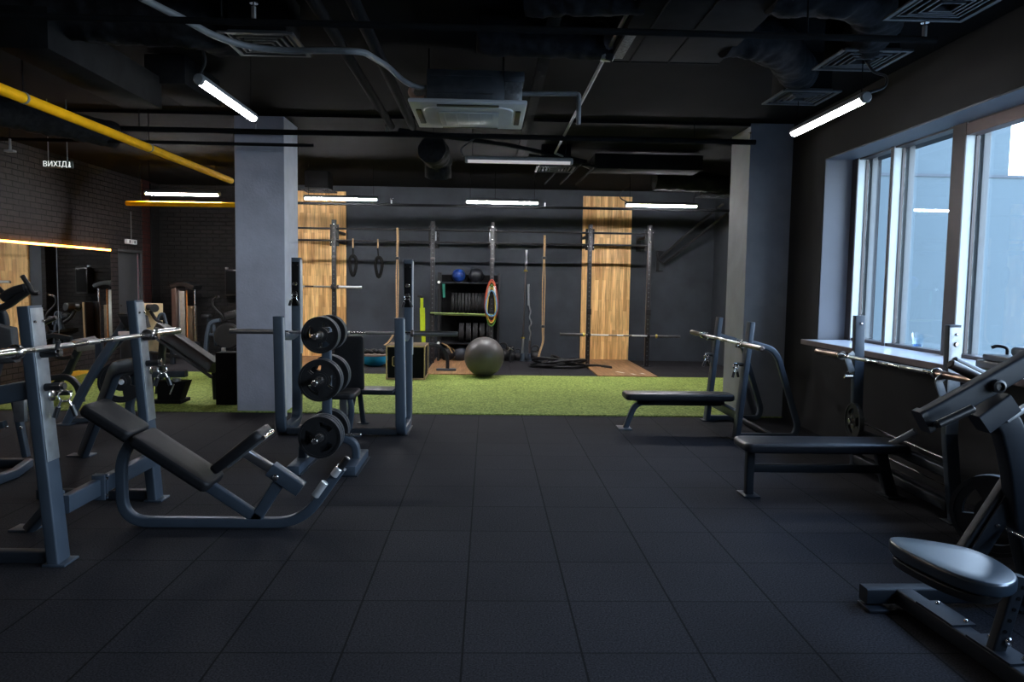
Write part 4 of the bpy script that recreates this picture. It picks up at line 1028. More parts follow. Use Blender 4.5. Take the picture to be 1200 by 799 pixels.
def loop_strap(label, x, y, zt, zb, w, off=(0, 0)):
    """suspension loop: webbing down to a soft ring handle"""
    t = thing('gym_ring_strap', label, 'suspension strap', (x, y, zb), 'suspension loops on the left of the rig')
    MB().sweep([(x, y, zt+.03), (x, y, zt-.14)], .022, .012, (1, 0, 0)).build('carabiner_strap', TAN, t)
    MB().tube([(x, y, zt-.14), (x+off[0], y, zb+.3)], .014, n=8).build('webbing', LOOPB, t)
    pts = []
    for k in range(25):
        a = 2*PI*k/24; pts.append(V((x+off[0]+w*math.sin(a)*(1-.35*math.cos(a)), y, zb+.16-.16*math.cos(a)*1.15)))
    MB().tube(pts[:-1], .030, n=10, closed=True).build('foot_loop', LOOPB, t)
    return t
c = aY(414, 282, RY); loop_strap('left one of two black suspension loops hanging from the rig by the left oak panel', c.x, RY-.03, 2.29, 1.66, .058)
c = aY(443, 282, RY); loop_strap('right one of two black suspension loops hanging from the rig beside the tan strap', c.x, RY-.03, 2.29, 1.64, .058, (.02, 0))
# tan straps
def tan_strap(label, px, x1, zt, knots, tail, w=.032):
    x = aY(px, 330, RY).x
    t = thing('tan_strap', label, 'strap', (x, RY-.06, tail[-1][1]), 'tan straps hung from the rig')
    MB().sweep([(x, RY-.05, zt), (x+.005, RY-.05, zt-.26), (x-.005, RY-.06, zt-.5)], .04, .022, (1, 0, 0), .1).build('doubled_top', TAN, t)
    for s in (-1, 1):
        MB().sweep([(x+s*w*.4, RY-.05, zt-.48), (x+s*w, RY-.06, (zt+tail[0][1])/2), (x+s*w*.6, RY-.06, tail[0][1])]+[(x+dx+s*w*.4, RY-.06-.05*i, z) for i, (dx, z) in enumerate(tail[1:])], .018, .012, (1, 0, 0), .08).build('strap_run', TAN, t)
    for z in knots: MB().box((x, RY-.062, z), (.07, .04, .05), .008).build('buckle', PLASTIC, t)
    return t
tan_strap('tan doubled strap hanging from the rig behind the seated press bench', 466, 0, 2.53, (1.97,), [(0, .9), (-.02, .62), (-.16, .40), (-.22, .36)], .02)
tan_strap('tan doubled strap hanging from the rig beside the stored bars', 637, 0, 2.44, (2.02, .74), [(0, .7), (.01, .45), (-.05, .28), (-.09, .14)], .024)

# storage rack with plates
SY = 14.3
x0, x1 = aY(515, 380, SY).x, aY(584, 380, SY).x
zt, zm, zb = aY(550, 330.5, SY).z, aY(550, 367, SY).z, aY(550, 400.5, SY).z
rk = thing('storage_rack', 'black open storage rack holding plates and balls behind the rig', 'rack', ((x0+x1)/2, SY, 0))
for x in (x0, x1):
    for y in (SY-.25, SY+.25): MB().box((x, y, (zt+.18)/2), (.04, .04, zt+.18), .004).build('rack_post', RIGM, rk)
    for z in (zb, zm, zt): MB().box((x, SY, z), (.03, .5, .03), .003).build('side_bar', RIGM, rk)
for z in (zt, zm, zb):
    sh = MB().box(((x0+x1)/2, SY, z-.02), (x1-x0, .52, .025), .003).build('shelf', RIGM, rk)
    MB().box(((x0+x1)/2, SY-.262, z-.012), (x1-x0, .01, .018), .002).build('shelf_edge', STEELD, sh)
MB().box(((x0+x1)/2, SY+.262, (zt+.18)/2+.1), (x1-x0, .012, zt-.1)).build('back_panel', BLACKW, rk)
for z in (zt, zb): MB().lathe([(.028, 0), (.028, .012), (.014, .02)], (x0, SY-.272, z-.01), (0, -1, 0), 12).build('shelf_knob', WHITEP, rk)
MB().sweep([(x0+.09, SY-.27, zt-.04), (x0+.10, SY-.27, zt-.30)], .05, .006, (1, 0, 0)).build('teal_strap', TEAL, rk)
def upright_plate(label, x, z, R, th, group, lean=0.):
    key = ('b', R, th)
    if key not in protos:
        protos[key] = make_plate(label, R, th, (x, SY-.02, z+R), group, False, 'bumper_plate', BUMPRIM); o = protos[key]
    else: o = again(protos[key], (x, SY-.02, z+R), label)
    o.rotation_euler = (0, lean, PI/2)
    return o
ordn = ['leftmost', 'second', 'third', 'fourth', 'fifth', 'sixth', 'seventh', 'eighth', 'ninth', 'rightmost']
bx0, bx1 = aY(531, 355, SY).x, aY(566, 355, SY).x
for k in range(10):
    x = bx0+(bx1-bx0)*k/9
    upright_plate('%s%s of ten thin plates on the upper rack shelf' % (ordn[k], '' if k in (0, 9) else ' from the left'), x, zm-.006, .20, .05, 'plates on the upper rack shelf')
bx0, bx1 = aY(541, 390, SY).x, aY(573, 390, SY).x
for k in range(5):
    x = bx0+(bx1-bx0)*k/4
    upright_plate('%s%s of five thick plates on the lower rack shelf' % (ordn[k] if k < 4 else 'rightmost', '' if k in (0, 4) else ' from the left'), x, zb-.006, .19, .09, 'plates on the lower rack shelf')
def ball(name, label, c, r, mt, cat='ball', group=None):
    return tag(MB().lathe([(r*math.sin(PI*k/24), -r*math.cos(PI*k/24)) for k in range(25)], c, (0, 0, 1), 36).build(name, mt), label, cat, group)
c = aY(537.5, 324, SY-.05); ball('medicine_ball', 'blue marbled medicine ball on top of the storage rack', (c.x, c.y, zt-.007+.13), .13, BLUEB, 'ball', 'medicine balls on the storage rack')
c = aY(558, 323.5, SY-.05); ball('medicine_ball', 'black medicine ball on top of the storage rack', (c.x, c.y, zt-.007+.142), .142, VINYLG, 'ball', 'medicine balls on the storage rack')
c = aY(525, 415, SY-.05); mbl = thing('medicine_ball', 'dark medicine ball with a yellow band on the floor under the storage rack', 'ball', (c.x, SY-.1, 0), 'balls under the storage rack')
MB().lathe([(.15*math.sin(PI*k/24), -.15*math.cos(PI*k/24)) for k in range(25)], (c.x, SY-.1, .15), (0, 0, 1), 36).build('ball_skin', VINYL, mbl)
MB().tube([V((c.x+.153*math.cos(a), SY-.1-.08, .15+.12*math.sin(a))) if False else V((c.x+.02+.128*math.cos(a), SY-.1-.084, .15+.128*math.sin(a))) for a in [2*PI*k/32 for k in range(32)]], .007, n=8, closed=True).build('yellow_band', TAN, mbl)
c = aY(540, 414, SY-.05); ball('medicine_ball', 'dark blue grey medicine ball on the floor under the storage rack', (c.x, SY-.1, .15), .15, mat('blue_black_rubber', (.02, .026, .036), .45), 'ball', 'balls under the storage rack')

# grey exercise ball
c = aZ(567, 441.5, 0); r = .325
ball('exercise_ball', 'large grey exercise ball on the edge of the green turf', (c.x, 11.86, .012+r), r, BALLM)
# bands
gz = aY(540, 367.5, RY).z
t = thing('stretched_band', 'pale green elastic band stretched between the two middle rig posts', 'exercise band', ((xs[1]+xs[2])/2, RY-.09, gz))
MB().sweep([(xs[1]-.03, RY-.085, gz+.012), (xs[2]+.03, RY-.085, gz-.004)], .016, .02, (0, 1, 0), rc=.004).build('front_run', PALEGRN, t)
MB().sweep([(xs[1]-.03, RY-.055, gz-.018), (xs[2]+.03, RY-.055, gz-.03)], .016, .016, (0, 1, 0), rc=.004).build('back_run', PALEGRN, t)
cx = xs[2]
for k, (nm, mt, w_, zt_, zb_, dy) in enumerate((('red', REDR, .115, 1.60, .83, .09), ('orange', ORNG, .10, 1.56, .90, .105), ('yellow', YELR, .075, 1.45, .80, .12), ('green', GRNR, .09, 1.5, .74, .07), ('blue', BLUR, .10, 1.40, .92, .135))):
    h = (zt_-zb_)/2; pts = []
    for q in range(40):
        a = 2*PI*q/40; s_ = math.sin(a); pts.append(V((cx-.005+w_*s_*(1-.25*math.cos(a)), RY-dy-.012, (zt_+zb_)/2+h*math.cos(a))))
    bt_ = thing('tube_band', '%s exercise tube looped over the rig post beside the storage rack' % nm, 'exercise band', (cx, RY-dy, zb_), 'coloured tubes on the rig post')
    MB().tube(pts, .013, n=8, closed=True).build('tube_loop', mt, bt_)
    if k in (0, 1): 
        for s in (-1, 1): MB().cyl((cx+s*.05, RY-dy-.02, zt_-.12), (cx+s*.062, RY-dy-.02, zt_-.26), .02, 10, .004).build('tube_handle', WHITEP if s > 0 else SATIN, bt_)
c0 = aY(495, 349, 14.0); c1 = aY(497.5, 403, 14.0)
t = thing('lime_band', 'lime yellow flat band hanging on the dark wall left of the storage rack', 'exercise band', (c0.x, 14.0, c1.z))
MB().sweep([(c0.x-.01, 14.0, c0.z), (c0.x-.01, 14.0, c0.z-.2)], .055, .02, (1, 0, 0)).build('band_top', LIME, t)
MB().sweep([(c0.x, 14.0, c0.z-.19), (c0.x+.012, 13.99, c1.z+.22)], .095, .025, (1, 0, 0)).build('band_run', LIME, t)
MB().sweep([(c0.x+.025, 14.0, c1.z+.25), (c0.x+.028, 14.0, c1.z)], .075, .02, (1, 0, 0)).build('band_tail', LIME, t)
MB().sweep([(c0.x, 14.0, c0.z+.005), (c0.x-.08, 14.0, c0.z+.03), (c0.x-.08, 14.75, c0.z+.03)], .025, .025, (0, 0, 1)).build('wall_hook', RIGM, t)

# plyo box and dome
PB = thing('plyo_box', 'black plywood jump box with pale edges standing on the turf behind the press bench', 'jump box', (-1.28, 11.6, .012))
X0, X1, Y0, Y1, Z1 = aY(453, 420, 11.35).x, aY(497.5, 420, 11.35).x, 11.35, 12.0, .545
MB().box(((X0+X1)/2, (Y0+Y1)/2, (Z1+.012)/2), (X1-X0-.03, Y1-Y0-.03, Z1-.012-.03)).build('box_core', BLACKW, PB)
for a, b in (((X0, Y0), (X1, Y0)), ((X0, Y0), (X0, Y1)), ((X1, Y0), (X1, Y1)), ((X0, Y1), (X1, Y1))):
    for z in (.026, Z1-.012): MB().sweep([(*a, z), (*b, z)], .022, .018, (0, 0, 1), rc=.002).build('pale_edge', PLYEDGE, PB)
for x, y in ((X0, Y0), (X1, Y0), (X1, Y1), (X0, Y1)): MB().sweep([(x, y, .012), (x, y, Z1)], .02, .02, (1, 0, 0), rc=.003).build('pale_edge', PLYEDGE, PB)
MB().box(((X0+X1)/2, (Y0+Y1)/2, Z1-.004), (X1-X0, Y1-Y0, .012), .002).build('box_lid', mat('brown_box_lid', (.11, .075, .045), .6), PB)
hx = X0+.12; ri = rr_outline((hx, Y0-.014, .30), (0, 0, 1), (1, 0, 0), .15, .055, .025)
MB().tube(ri, .006, n=6, closed=True).build('handle_slot_edge', PLYEDGE, PB)
MB().pad([p+V((0, .004, 0)) for p in ri], (0, -1, 0), .006, .001).build('handle_slot', PLASTIC, PB)
c = aY(439, 420, 13.2)
BO = thing('balance_dome', 'blue balance dome lying upside down by the back wall', 'balance trainer', (c.x, 13.2, 0))
MB().lathe([(.02, 0), (.10, .008), (.19, .05), (.235, .12), (.255, .19), (.255, .20)], (c.x, 13.2, 0), (0, 0, 1), 36).build('blue_dome', BLUEP, BO)
MB().lathe([(.255, .20), (.27, .205), (.27, .225), (.255, .235), (.02, .235)], (c.x, 13.2, 0), (0, 0, 1), 36).build('flat_base', mat('brown_grey_base', (.13, .10, .085), .5), BO)
for k, (dx, dy, r) in enumerate(((-.10, -.02, .07), (.03, .03, .085), (.13, -.03, .06))):
    o = thing('ankle_weight', '%s of three black lumpy straps piled on the blue dome' % ('left one', 'middle one', 'right one')[k], 'weight', (c.x+dx, 13.2+dy, .236), 'black straps on the blue dome')
    pts = [V((c.x+dx+r*math.cos(a), 13.2+dy+r*.8*math.sin(a), .236+.035+.014*math.sin(3*a+k))) for a in [2*PI*q/24 for q in range(24)]]
    MB().tube(pts, .033, n=10, closed=True).build('padded_ring', VINYL, o)
# small curved floor stand
c = aZ(521, 434, .022)
FS = thing('curved_floor_stand', 'small black stand with a curved arm on the wooden platform', 'stand', (c.x, c.y, .024))
MB().box((c.x+.03, c.y, .04), (.34, .16, .035), .008).build('base_plate', STEEL, FS)
MB().sweep([(c.x+.05, c.y, .05), (c.x+.05, c.y, .26), (c.x-.06, c.y, .44), (c.x-.24, c.y, .47), (c.x-.40, c.y, .475)], .05, .06, (0, 1, 0), .16, seg=8).build('curved_arm', STEELD, FS)
MB().sweep([(c.x-.05, c.y-.03, .50), (c.x+.07, c.y-.03, .44), (c.x+.13, c.y-.03, .33)], .03, .02, (0, 1, 0), .12).build('arc_strip', TAN, FS)
# kettlebells and small weights at the foot of the wall
def kettlebell(label, x, y, s=1.):
    t = thing('kettlebell', label, 'kettlebell', (x, y, 0), 'kettlebells by the back wall')
    r = .095*s
    MB().lathe([(r*.6, 0), (r*.78, .006)] + [(r*math.sin(PI*k/20), r*1.0-r*math.cos(PI*k/20)) for k in range(6, 20)] + [(.004, 2*r)], (x, y, 0), (0, 0, 1), 28).build('bell', RUBBER, t)
    MB().tube([(x-.05*s, y, r*1.75), (x-.068*s, y, r*2.5), (x-.03*s, y, r*2.95), (x+.03*s, y, r*2.95), (x+.068*s, y, r*2.5), (x+.05*s, y, r*1.75)], .0165*s, .05*s, 10).build('handle', RUBBER, t)
    return t
for px, py, s, lb in ((589, 421.5, 1.25, 'large black kettlebell beside the storage rack post'), (598, 422, 1.0, 'black kettlebell left of the upright barbell'), (606, 421, .85, 'smallest black kettlebell against the upright barbell stand'), (627, 423, 1.1, 'black kettlebell right of the curl bar')):
    p = aZ(px, py); kettlebell(lb, p.x, min(p.y, 14.45), s)
p = aY(598, 408, 14.2); dsx = thing('chrome_clamp', 'small shiny star shaped clamp among the kettlebells', 'clamp', (p.x, 14.15, p.z-.05))
MB().box((p.x, 14.1, p.z), (.14, .02, .025), .004, Matrix.Rotation(.6, 3, 'Y')).build('clamp_lever', CHROME, dsx)
MB().box((p.x, 14.085, p.z), (.14, .02, .025), .004, Matrix.Rotation(-.7, 3, 'Y')).build('clamp_lever', CHROME, dsx)
MB().cyl((p.x, 14.12, 0), (p.x, 14.12, p.z), .02, 10).build('clamp_post', RIGM, dsx)
# upright bars in floor sockets
BY = 14.42
def socket(label, x):
    t = thing('bar_socket', label, 'bar stand', (x, BY, 0), 'floor sockets for the upright bars')
    MB().lathe([(.07, 0), (.07, .012), (.045, .02), (.042, .15), (.034, .155)], (x, BY, 0), (0, 0, 1), 20).build('socket_tube', STEEL, t)
xa = aY(612, 420, BY).x; xb = aY(620.5, 420, BY).x
socket('left one of two floor sockets holding the long upright barbell', xa); socket('right one of two floor sockets holding the wavy curl bar', xb)
barbell('long barbell with brass collars standing upright in a floor socket', (xa, BY, .05), (xa+.055, BY+.08, 2.20), 1.30, DARKBAR, SATIN, BRASS, knurl=False)
EZ = thing('curl_bar', 'short wavy curl bar standing upright beside the long barbell', 'curl bar', (xb, BY, .05))
z0, z1 = .05, aY(620, 333, BY).z
pts = [(xb, BY, z0), (xb, BY, z0+.40)] + [(xb+dx+.0, BY, z0+.40+k*.105) for k, dx in enumerate((.0, .02, -.02, .03, -.02, .01))] + [(xb-.02, BY+.02, z1-.42), (xb-.03, BY+.03, z1-.40)]
MB().tube(pts, .0145, .04, 10).build('wavy_shaft', SATIN, EZ)
MB().tube([(xb-.03, BY+.03, z1-.42), (xb-.045, BY+.05, z1)], .025, n=14).build('sleeve', SATIN, EZ)
MB().tube([(xb, BY, z0), (xb, BY, z0+.36)], .025, n=14).build('sleeve', DARKBAR, EZ)
# battle rope
br = thing('battle_rope', 'heavy black rope heaped in loops on the floor left of the right oak panel', 'rope', (1.4, 13.4, 0))
random.seed(11); pts = []
for k in range(150):
    a = k*.33; e_ = .27+.13*math.sin(k*.071)
    pts.append(V((1.34+e_*1.2*math.cos(a)+.08*math.sin(k*.19), 13.40+e_*.75*math.sin(a), .028+.19*k/150*(.55+.45*math.sin(k*.41)))))
MB().tube(pts, .024, n=8).build('rope_heap', VINYL, br)
p0 = aZ(690, 430, .03); p1 = aZ(716, 431, .03)
MB().tube([pts[-1], p0+V((-.1, .1, .02)), aZ(703, 428.5, .03), p1], .026, .15, 10).build('rope_end', VINYL, br)
MB().tube([aZ(706, 429.3, .033), p1, p1+V((.01, 0, 0))], .034, n=12).build('rope_sleeve', PLASTIC, br)
# wall bracket with two slanting bars
wb = thing('wall_bracket', 'black wall bracket with two long slanting bars right of the rig', 'wall bracket', aY(771, 306, 14.6))
A = aY(771, 306, 14.72)
MB().box((A.x, 14.735, A.z), (.06, .03, .42), .004).build('wall_plate', RIGM, wb)
for z in (-.20, .2): MB().box((A.x+.05, 14.72, A.z+z), (.12, .03, .02), .003).build('plate_tab', RIGM, wb)
MB().sweep([aY(773, 303, 14.65), aY(812, 268, 14.3), aY(848, 238, 13.95)], .05, .05, (0, 1, 0)).build('slanting_bar', RIGM, wb)
MB().sweep([aY(778, 309, 14.65), aY(818, 277, 14.3), aY(852, 250, 13.95)], .045, .045, (0, 1, 0)).build('slanting_bar', RIGM, wb)
MB().sweep([aY(772, 305, 14.70), aY(778, 309, 14.65)], .03, .03, (0, 1, 0)).build('pivot_link', RIGM, wb)

# ------------------------------------------------------------------ machines on the left
# black box against the pillar
b0, b1 = aZ(253, 475), aZ(277, 476)
tag(MB().box((-3.165, 8.98, .33), (.24, .22, .64), .006).build('black_cabinet', BLACKW), 'tall matt black box standing on the turf against the grey pillar', 'box')
# plate loaded chest press
y = 7.8
t = thing('chest_press_machine', 'slate grey plate loaded press machine behind the incline bench', 'exercise machine', (-4.1, y, 0))
MB().sweep([aZ(78, 497)+V((0, 0, 0)), aY(95, 462, 7.7), aY(112, 432, 7.7), aY(135, 398, 7.75), aY(153, 368, 7.8)], .09, .075, (0, 1, 0), .25).build('curved_leg', STEEL, t)
MB().sweep([aY(116.5, 400, 7.9), aY(116.5, 442, 7.9)], .07, .06, (1, 0, 0)).build('upright', STEEL, t)
MB().sweep([aZ(154, 491), aY(151, 475, 8.0), aY(158, 456, 8.0), aY(159, 438, 8.0)], .07, .08, (0, 1, 0), .12).build('rear_leg', STEEL, t)
MB().sweep([aY(110, 440, 7.9), aY(160, 438, 8.0)], .06, .06, (0, 1, 0)).build('middle_beam', STEELD, t)
MB().sweep([aY(147, 392, 7.85), aY(128, 412, 7.9), aY(116, 430, 7.9)], .06, .06, (0, 1, 0)).build('upper_beam', STEELD, t)
MB().sweep([aZ(78, 497)+V((0, 0, .03)), aZ(154, 491)+V((0, 0, .03))], .05, .05, (0, 1, 0)).build('floor_rail', STEELD, t)
for q in (aZ(78, 497), aZ(154, 491)): MB().box((q.x, q.y, .006), (.16, .14, .012), .002).build('foot_plate', STEEL, t)
u = (aY(161, 368, 7.7)-aY(135, 368, 7.7)).normalized()
MB().pad([aY(135, 367, 7.6), aY(161, 367, 7.6), aY(165, 381, 7.6), aY(146, 385, 7.6)], (0, -1, .15), .25, .03).build('seat_pad', VINYL, t)
MB().box(aY(147, 390.5, 7.62), (.125, .06, .04), .006).build('pale_label', LABELW, t)
MB().cyl(aY(142, 448, 7.72), aY(142, 447, 8.0), .024, 14).build('plate_horn', SATIN, t)
MB().tube([aY(130, 441, 7.68), aY(137, 443, 7.68), aY(136, 434, 7.68)], .010, .03, 8).build('lock_ring', CHROME, t)
q = aY(142, 447, 7.82); k = make_plate('black plate loaded on the grey machine behind the incline bench', .222, .06, q, 'single plates on machines'); k.rotation_euler = (0, .9, .25)

# machine with a console and cushion at the left edge
y = 6.2
t = thing('seated_machine', 'dark seated exercise machine with a slanting arm cut by the left edge', 'exercise machine', (-4.2, y, 0))
MB().sweep(pl([(18, 470), (24, 500), (31, 535)], y), .055, .05, (0, 1, 0)).build('front_post', STEEL, t)
MB().box(aY(24, 480, 6.1), (.09, .05, .20), .004).build('punched_bracket', BRUSH, t)
for px, py in ((25, 501), (8, 500)): bolt(t, aY(px, py, 6.05), (0, -1, 0), .014)
MB().sweep([aZ(-60, 548)+V((0, 0, .04)), aZ(34, 548)+V((0, 0, .04))], .07, .07, (0, 1, 0)).build('floor_rail', STEELD, t)
MB().sweep([aZ(-60, 590)+V((0, 0, .04)), aZ(18, 560)+V((0, 0, .04)), aZ(34, 548)+V((0, 0, .04))], .07, .06, (0, 0, 1)).build('side_rail', STEEL, t)
MB().sweep(pl([(-40, 505), (6, 497)], 6.1), .06, .06, (0, 1, 0)).build('low_beam', STEEL, t)
MB().sweep(pl([(-30, 462), (24, 466)], 6.25), .06, .06, (0, 1, 0)).build('seat_beam', STEELD, t)
MB().pad([aY(-14, 378, 6.3), aY(13, 384, 6.3), aY(17, 425, 6.3), aY(-10, 428, 6.3)], (0, -1, 0), .10, .03).build('back_cushion', GREYPAD, t)
MB().sweep(pl([(-6, 440), (2, 405), (6, 370), (-14, 350)], 6.45), .07, .07, (0, 1, 0), .1).build('back_post', STEELD, t)
MB().sweep(pl([(-30, 376), (10, 357), (34, 340)], 6.4), .07, .05, (0, 1, 0)).build('slanting_arm', PLASTIC, t)
MB().sweep(pl([(5, 350), (16, 341), (31, 337)], 6.4), .10, .07, (0, 1, 0), .05).build('arm_pad', VINYL, t)
MB().tube(pl([(26, 323), (34, 335), (38, 344), (46, 343.5)], 6.4), .02, .08, 10).build('arm_handle', PLASTIC, t)
MB().tube(pl([(-6, 332), (0, 340), (6, 344), (14, 343)], 6.4), .02, .06, 10).build('arm_handle', PLASTIC, t)
# low machine by the mirror
y = 9.3
t = thing('low_row_machine', 'dark low machine with an arched grey tube in front of the wall mirror', 'exercise machine', (-5.1, y, 0))
MB().sweep(pl([(44, 444), (80, 441), (92, 452), (97, 478)], 9.0), .07, .07, (0, 1, 0), .25, seg=8).build('arched_tube', STEELD, t)
MB().sweep([aY(97, 476, 9.0), (aY(97, 476, 9.0).x+.04, 9.0, 0)], .07, .07, (0, 1, 0)).build('arch_foot', STEELD, t)
MB().sweep([aY(46, 444, 9.0), (aY(46, 444, 9.0).x, 9.0, .0)], .07, .07, (0, 1, 0)).build('arch_foot', STEELD, t)
MB().sweep(pl([(66, 450), (80, 436), (94, 405)], 9.6), .08, .08, (0, 1, 0)).build('seat_post', STEELD, t)
MB().sweep([aY(66, 450, 9.6), (aY(66, 450, 9.6).x, 9.6, 0)], .08, .08, (0, 1, 0)).build('seat_foot', STEELD, t)
MB().pad([aY(82, 398, 9.3), aY(112, 393, 9.9), aY(118, 401, 9.7), aY(90, 404, 9.1)], (0, 0, 1), .09, .03).build('seat_pad', GREYPAD, t)
MB().sweep(pl([(62, 415), (72, 420), (85, 418)], 9.4), .05, .05, (0, 1, 0), .1).build('lower_arm', PLASTIC, t)
MB().tube(pl([(42, 388), (52, 378), (66, 372)], 9.4), .03, .08, 10).build('handle', PLASTIC, t)
MB().sweep(pl([(40, 402), (60, 392), (84, 397)], 9.4), .06, .06, (0, 1, 0), .1).build('frame_beam', STEELD, t)
MB().sweep(pl([(52, 462), (84, 460)], 9.0), .05, .05, (0, 1, 0)).build('low_bar', STEELD, t)
# sled leg press
t = thing('leg_press_machine', 'black sled machine with a long slanting beam left of the pillar', 'exercise machine', (-4.0, 9.3, 0))
A, B = aY(188, 385, 9.6), aY(254, 431, 9.2)
MB().sweep([A, B], .22, .15, (0, 1, 0), rc=.02).build('slanting_beam', VINYL, t)
MB().sweep([A+V((-.02, -.12, -.1)), B+V((-.02, -.12, -.1))], .03, .04, (0, 1, 0)).build('beam_edge', STEELD, t)
MB().sweep([aY(192, 388, 9.7), (aY(186, 470, 9.7).x, 9.7, 0)], .08, .08, (0, 1, 0)).build('rear_post', STEELD, t)
MB().sweep([B+V((-.04, .05, 0)), (B.x-.04, 9.3, .012)], .08, .08, (0, 1, 0)).build('front_post', STEELD, t)
MB().sweep(pl([(172, 438.5), (218.5, 438)], 9.0), .10, .075, (0, 1, 0)).build('step_tube', STEEL, t)
MB().cyl(aY(207, 443, 9.0), aY(207, 447, 9.0), .05, 16).build('pivot', SATIN, t)
a, b, c_, d_ = aY(183, 447, 8.95), aY(218, 447, 8.95), aY(210, 470, 8.95), aY(184, 471.5, 8.95)
MB().pad([a, b, c_, d_], (0, -1, 0), .20, .02).build('foot_plate', BLACKW, t)
MB().sweep([aY(199, 462, 8.73), aY(204, 450, 8.73)], .012, .012, (0, 1, 0)).build('edge_strip', SATIN, t)
MB().sweep([aY(176, 439, 9.0), (aY(176, 475, 9.0).x, 9.0, .0)], .07, .07, (0, 1, 0)).build('step_post', STEELD, t)
MB().box((aY(200, 470, 9.05).x, 9.06, .03), (.36, .3, .045), .006).build('base', BLACKW, t)
# pulley tower
y = 14.5; a = aY(207, 400, y).x; b = aY(232, 400, y).x; zt_ = aY(220, 334, y).z
t = thing('pulley_tower', 'tall cable machine tower with pale guard panels in the back left corner', 'exercise machine', ((a+b)/2, y, 0))
MB().box((a+.05, y, zt_/2), (.09, .45, zt_), .012).build('side_cover', BROWNST, t)
MB().box((a+.155, y-.1, zt_*.47), (.12, .05, zt_*.9), .012).build('guard_panel', mat('pale_guard', (.42, .40, .35), .35, .5), t)
MB().box((a+.115, y-.13, zt_*.47), (.012, .03, zt_*.92), .003).build('guard_edge', SATIN, t)
MB().box((a+.28, y+.05, zt_*.36), (.13, .22, zt_*.70), .01).build('weight_stack', mat('stack_bronze', (.20, .15, .10), .4, .6), t)
MB().cyl((a+.25, y-.1, .3), (a+.25, y-.1, zt_-.1), .012, 10).build('guide_rod', ORANGEC, t)
MB().cyl((b-.01, y-.1, 0), (b-.01, y-.1, zt_-.02), .018, 12).build('chrome_upright', CHROME, t)
MB().sweep([(a+.0, y-.04, zt_-.03), ((a+b)/2, y-.04, zt_+.04), (b+.02, y-.04, zt_-.05)], .42, .09, (0, 1, 0), .12).build('top_cap', PLASTIC, t)
for z in (.12, .34): MB().box((a+.25+.02, y-.12, z), (.04, .03, .05), .006).build('selector_tag', ORANGEC, t)
MB().box(((a+b)/2, y, .03), (b-a+.1, .7, .06), .01).build('base', STEELD, t)
MB().sweep([(a-.55, y-.3, .35), (a-.05, y-.3, .30), (b+.15, y-.3, .29)], .06, .06, (0, 1, 0), .1).build('low_beam', STEELD, t)
# machine with a plywood back
y = 13.40
t = thing('roller_machine', 'dark machine with black rollers in front of a pale plywood back board', 'exercise machine', (-5.6, y, 0))
o4 = [aY(168, 355, 13.1), aY(191, 355.5, 13.7), aY(191, 413, 13.7), aY(168, 413, 13.1)]
nb = V((.9, -.42, 0)).normalized()
MB().pad(o4, nb, .03, .004).build('plywood_board', PLYPALE, t)
MB().pad([q-nb*.032 for q in o4], nb, .02, .004).build('board_backing', PLASTIC, t)
qb = (o4[2]+o4[3])/2-nb*.1
MB().sweep([(qb.x, qb.y, 0), (qb.x, qb.y, o4[0].z)], .08, .06, (1, 0, 0)).build('board_post', STEELD, t)
MB().cyl(aY(172, 360, 13.15), aY(184, 360, 13.15), .055, 18, .01).build('roller', PLASTIC, t)
MB().cyl(aY(181, 361, 13.25), aY(181, 361, 13.00), .075, 20, .01).build('roller_end', PLASTIC, t)
MB().tube(pl([(176, 364), (182, 374), (190, 379)], 13.10), .03, .1, 10).build('roller_arm', PLASTIC, t)
MB().tube(pl([(185, 374), (187, 368), (192, 367), (194, 375), (196, 382)], 13.00), .022, .06, 10).build('curved_handle', STEEL, t)
MB().pad(rr_outline(aY(188, 372, 13.10), (1, 0, 0), (0, 0, 1), .12, .10, .03), (0, -1, 0), .08, .02).build('head_pad', VINYL, t)
MB().sweep(pl([(176, 413), (198, 416), (235, 421)], 13.20), .08, .06, (0, 1, 0), .1).build('seat_beam', PLASTIC, t)
MB().pad([aY(188, 387, 13.00), aY(206, 385, 13.60), aY(212, 390, 13.50), aY(192, 392, 12.90)], (0, 0, 1), .08, .03).build('seat_pad', VINYL, t)
q = aY(202, 390, 13.20); MB().sweep([q, V((q.x, q.y, 0))], .08, .08, (0, 1, 0)).build('seat_post', STEELD, t)
q = aY(232, 421, 13.20); MB().sweep([q, V((q.x, q.y, 0))], .06, .06, (0, 1, 0)).build('beam_foot', STEELD, t)
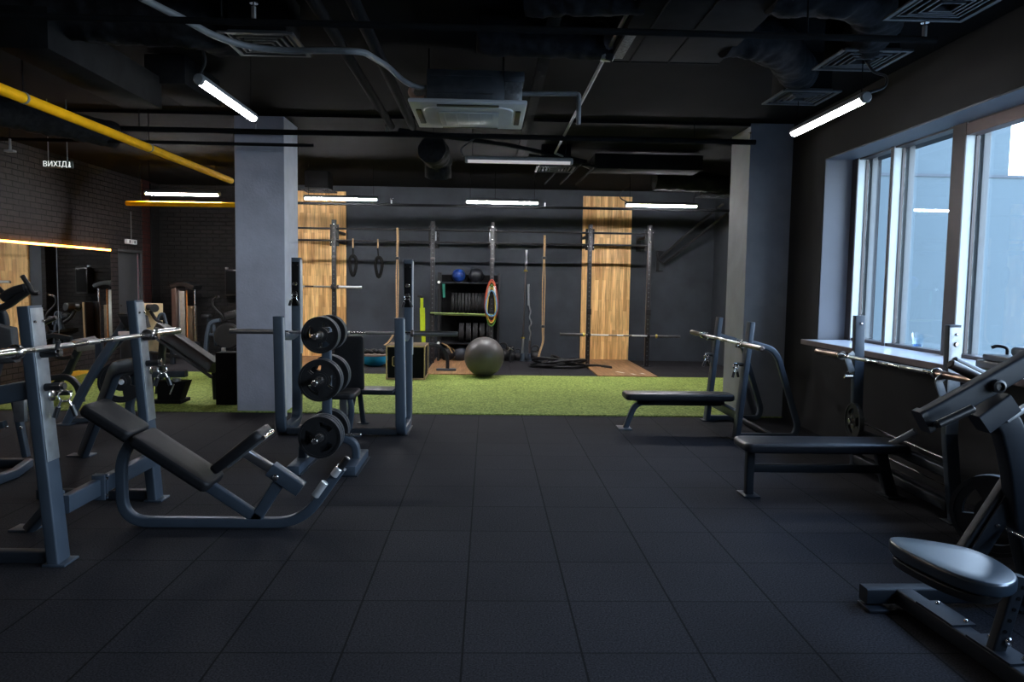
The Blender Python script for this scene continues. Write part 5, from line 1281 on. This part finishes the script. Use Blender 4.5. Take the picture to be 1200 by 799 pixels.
# bike by the back wall
y = 13.9
t = thing('exercise_bike', 'dark upright exercise bike with curved handles by the back brick wall', 'exercise bike', (-5.0, y, 0))
MB().sweep(pl([(241, 413), (243, 390), (247, 377), (258, 375)], y), .09, .07, (0, 1, 0), .25).build('front_tube', STEEL, t)
MB().sweep(pl([(253, 405), (252, 392), (250, 380)], y), .06, .05, (0, 1, 0), .1).build('inner_tube', STEEL, t)
MB().tube(pl([(255, 348.5), (250, 350), (248.5, 357), (254, 364), (259, 368), (262, 374)], y), .02, .12, 10).build('curved_handle', PLASTIC, t)
MB().cyl(aY(254, 348.5, y), aY(256, 348, y-.03), .024, 12).build('handle_tip', CHROME, t)
MB().pad([aY(262, 367, 13.8), aY(275, 363, 13.8), aY(280, 372, 13.8), aY(264, 376, 13.8)], (0, -1, 0), .2, .03).build('console', PLASTIC, t)
MB().lathe([(.02, 0), (.22, .0), (.25, .03), (.25, .07), (.22, .10), (.02, .10)], aY(266, 394, 13.75), (0, 1, 0), 28).build('flywheel_cover', PLASTIC, t)
MB().sweep(pl([(241, 392), (270, 391)], y), .05, .05, (0, 1, 0)).build('middle_beam', STEEL, t)
MB().sweep([aY(240, 412, y), V((aY(240, 412, y).x, y, 0))], .09, .07, (0, 1, 0)).build('front_foot', STEEL, t)
MB().sweep([(aY(236, 412, y).x, y, .04), (aY(290, 412, y).x, y, .04)], .3, .07, (0, 1, 0)).build('base', STEELD, t)
MB().box(aY(262, 411, 13.7), (.07, .06, .12), .01).build('pedal', SATIN, t)
MB().pad(rr_outline(aY(242, 368, y), (1, 0, 0), (0, 1, 0), .16, .22, .06), (0, 0, 1), .08, .03).build('saddle', VINYL, t)
q = aY(243, 372, y); MB().cyl(q, aY(245, 385, y), .03, 12).build('saddle_post', STEELD, t)
# speaker on the back brick wall beside the pillar
p = aY(270, 331, 14.9)
s_ = thing('wall_speaker', 'black box speaker on the back brick wall against the pillar edge', 'speaker', (p.x, 14.95, p.z-.26))
MB().box((p.x+.04, 14.93, p.z), (.24, .22, .52), .012).build('speaker_box', PLASTIC, s_)
MB().box((p.x+.04, 14.815, p.z), (.2, .01, .46), .004).build('speaker_grille', BLACKW, s_)
MB().box((p.x+.0, 15.06, p.z+.1), (.06, .09, .06), .004).build('wall_mount', RIGM, s_)
MB().box((p.x-.07, 14.9, p.z+.285), (.05, .05, .04), .006).build('mount_cap', SATIN, s_)
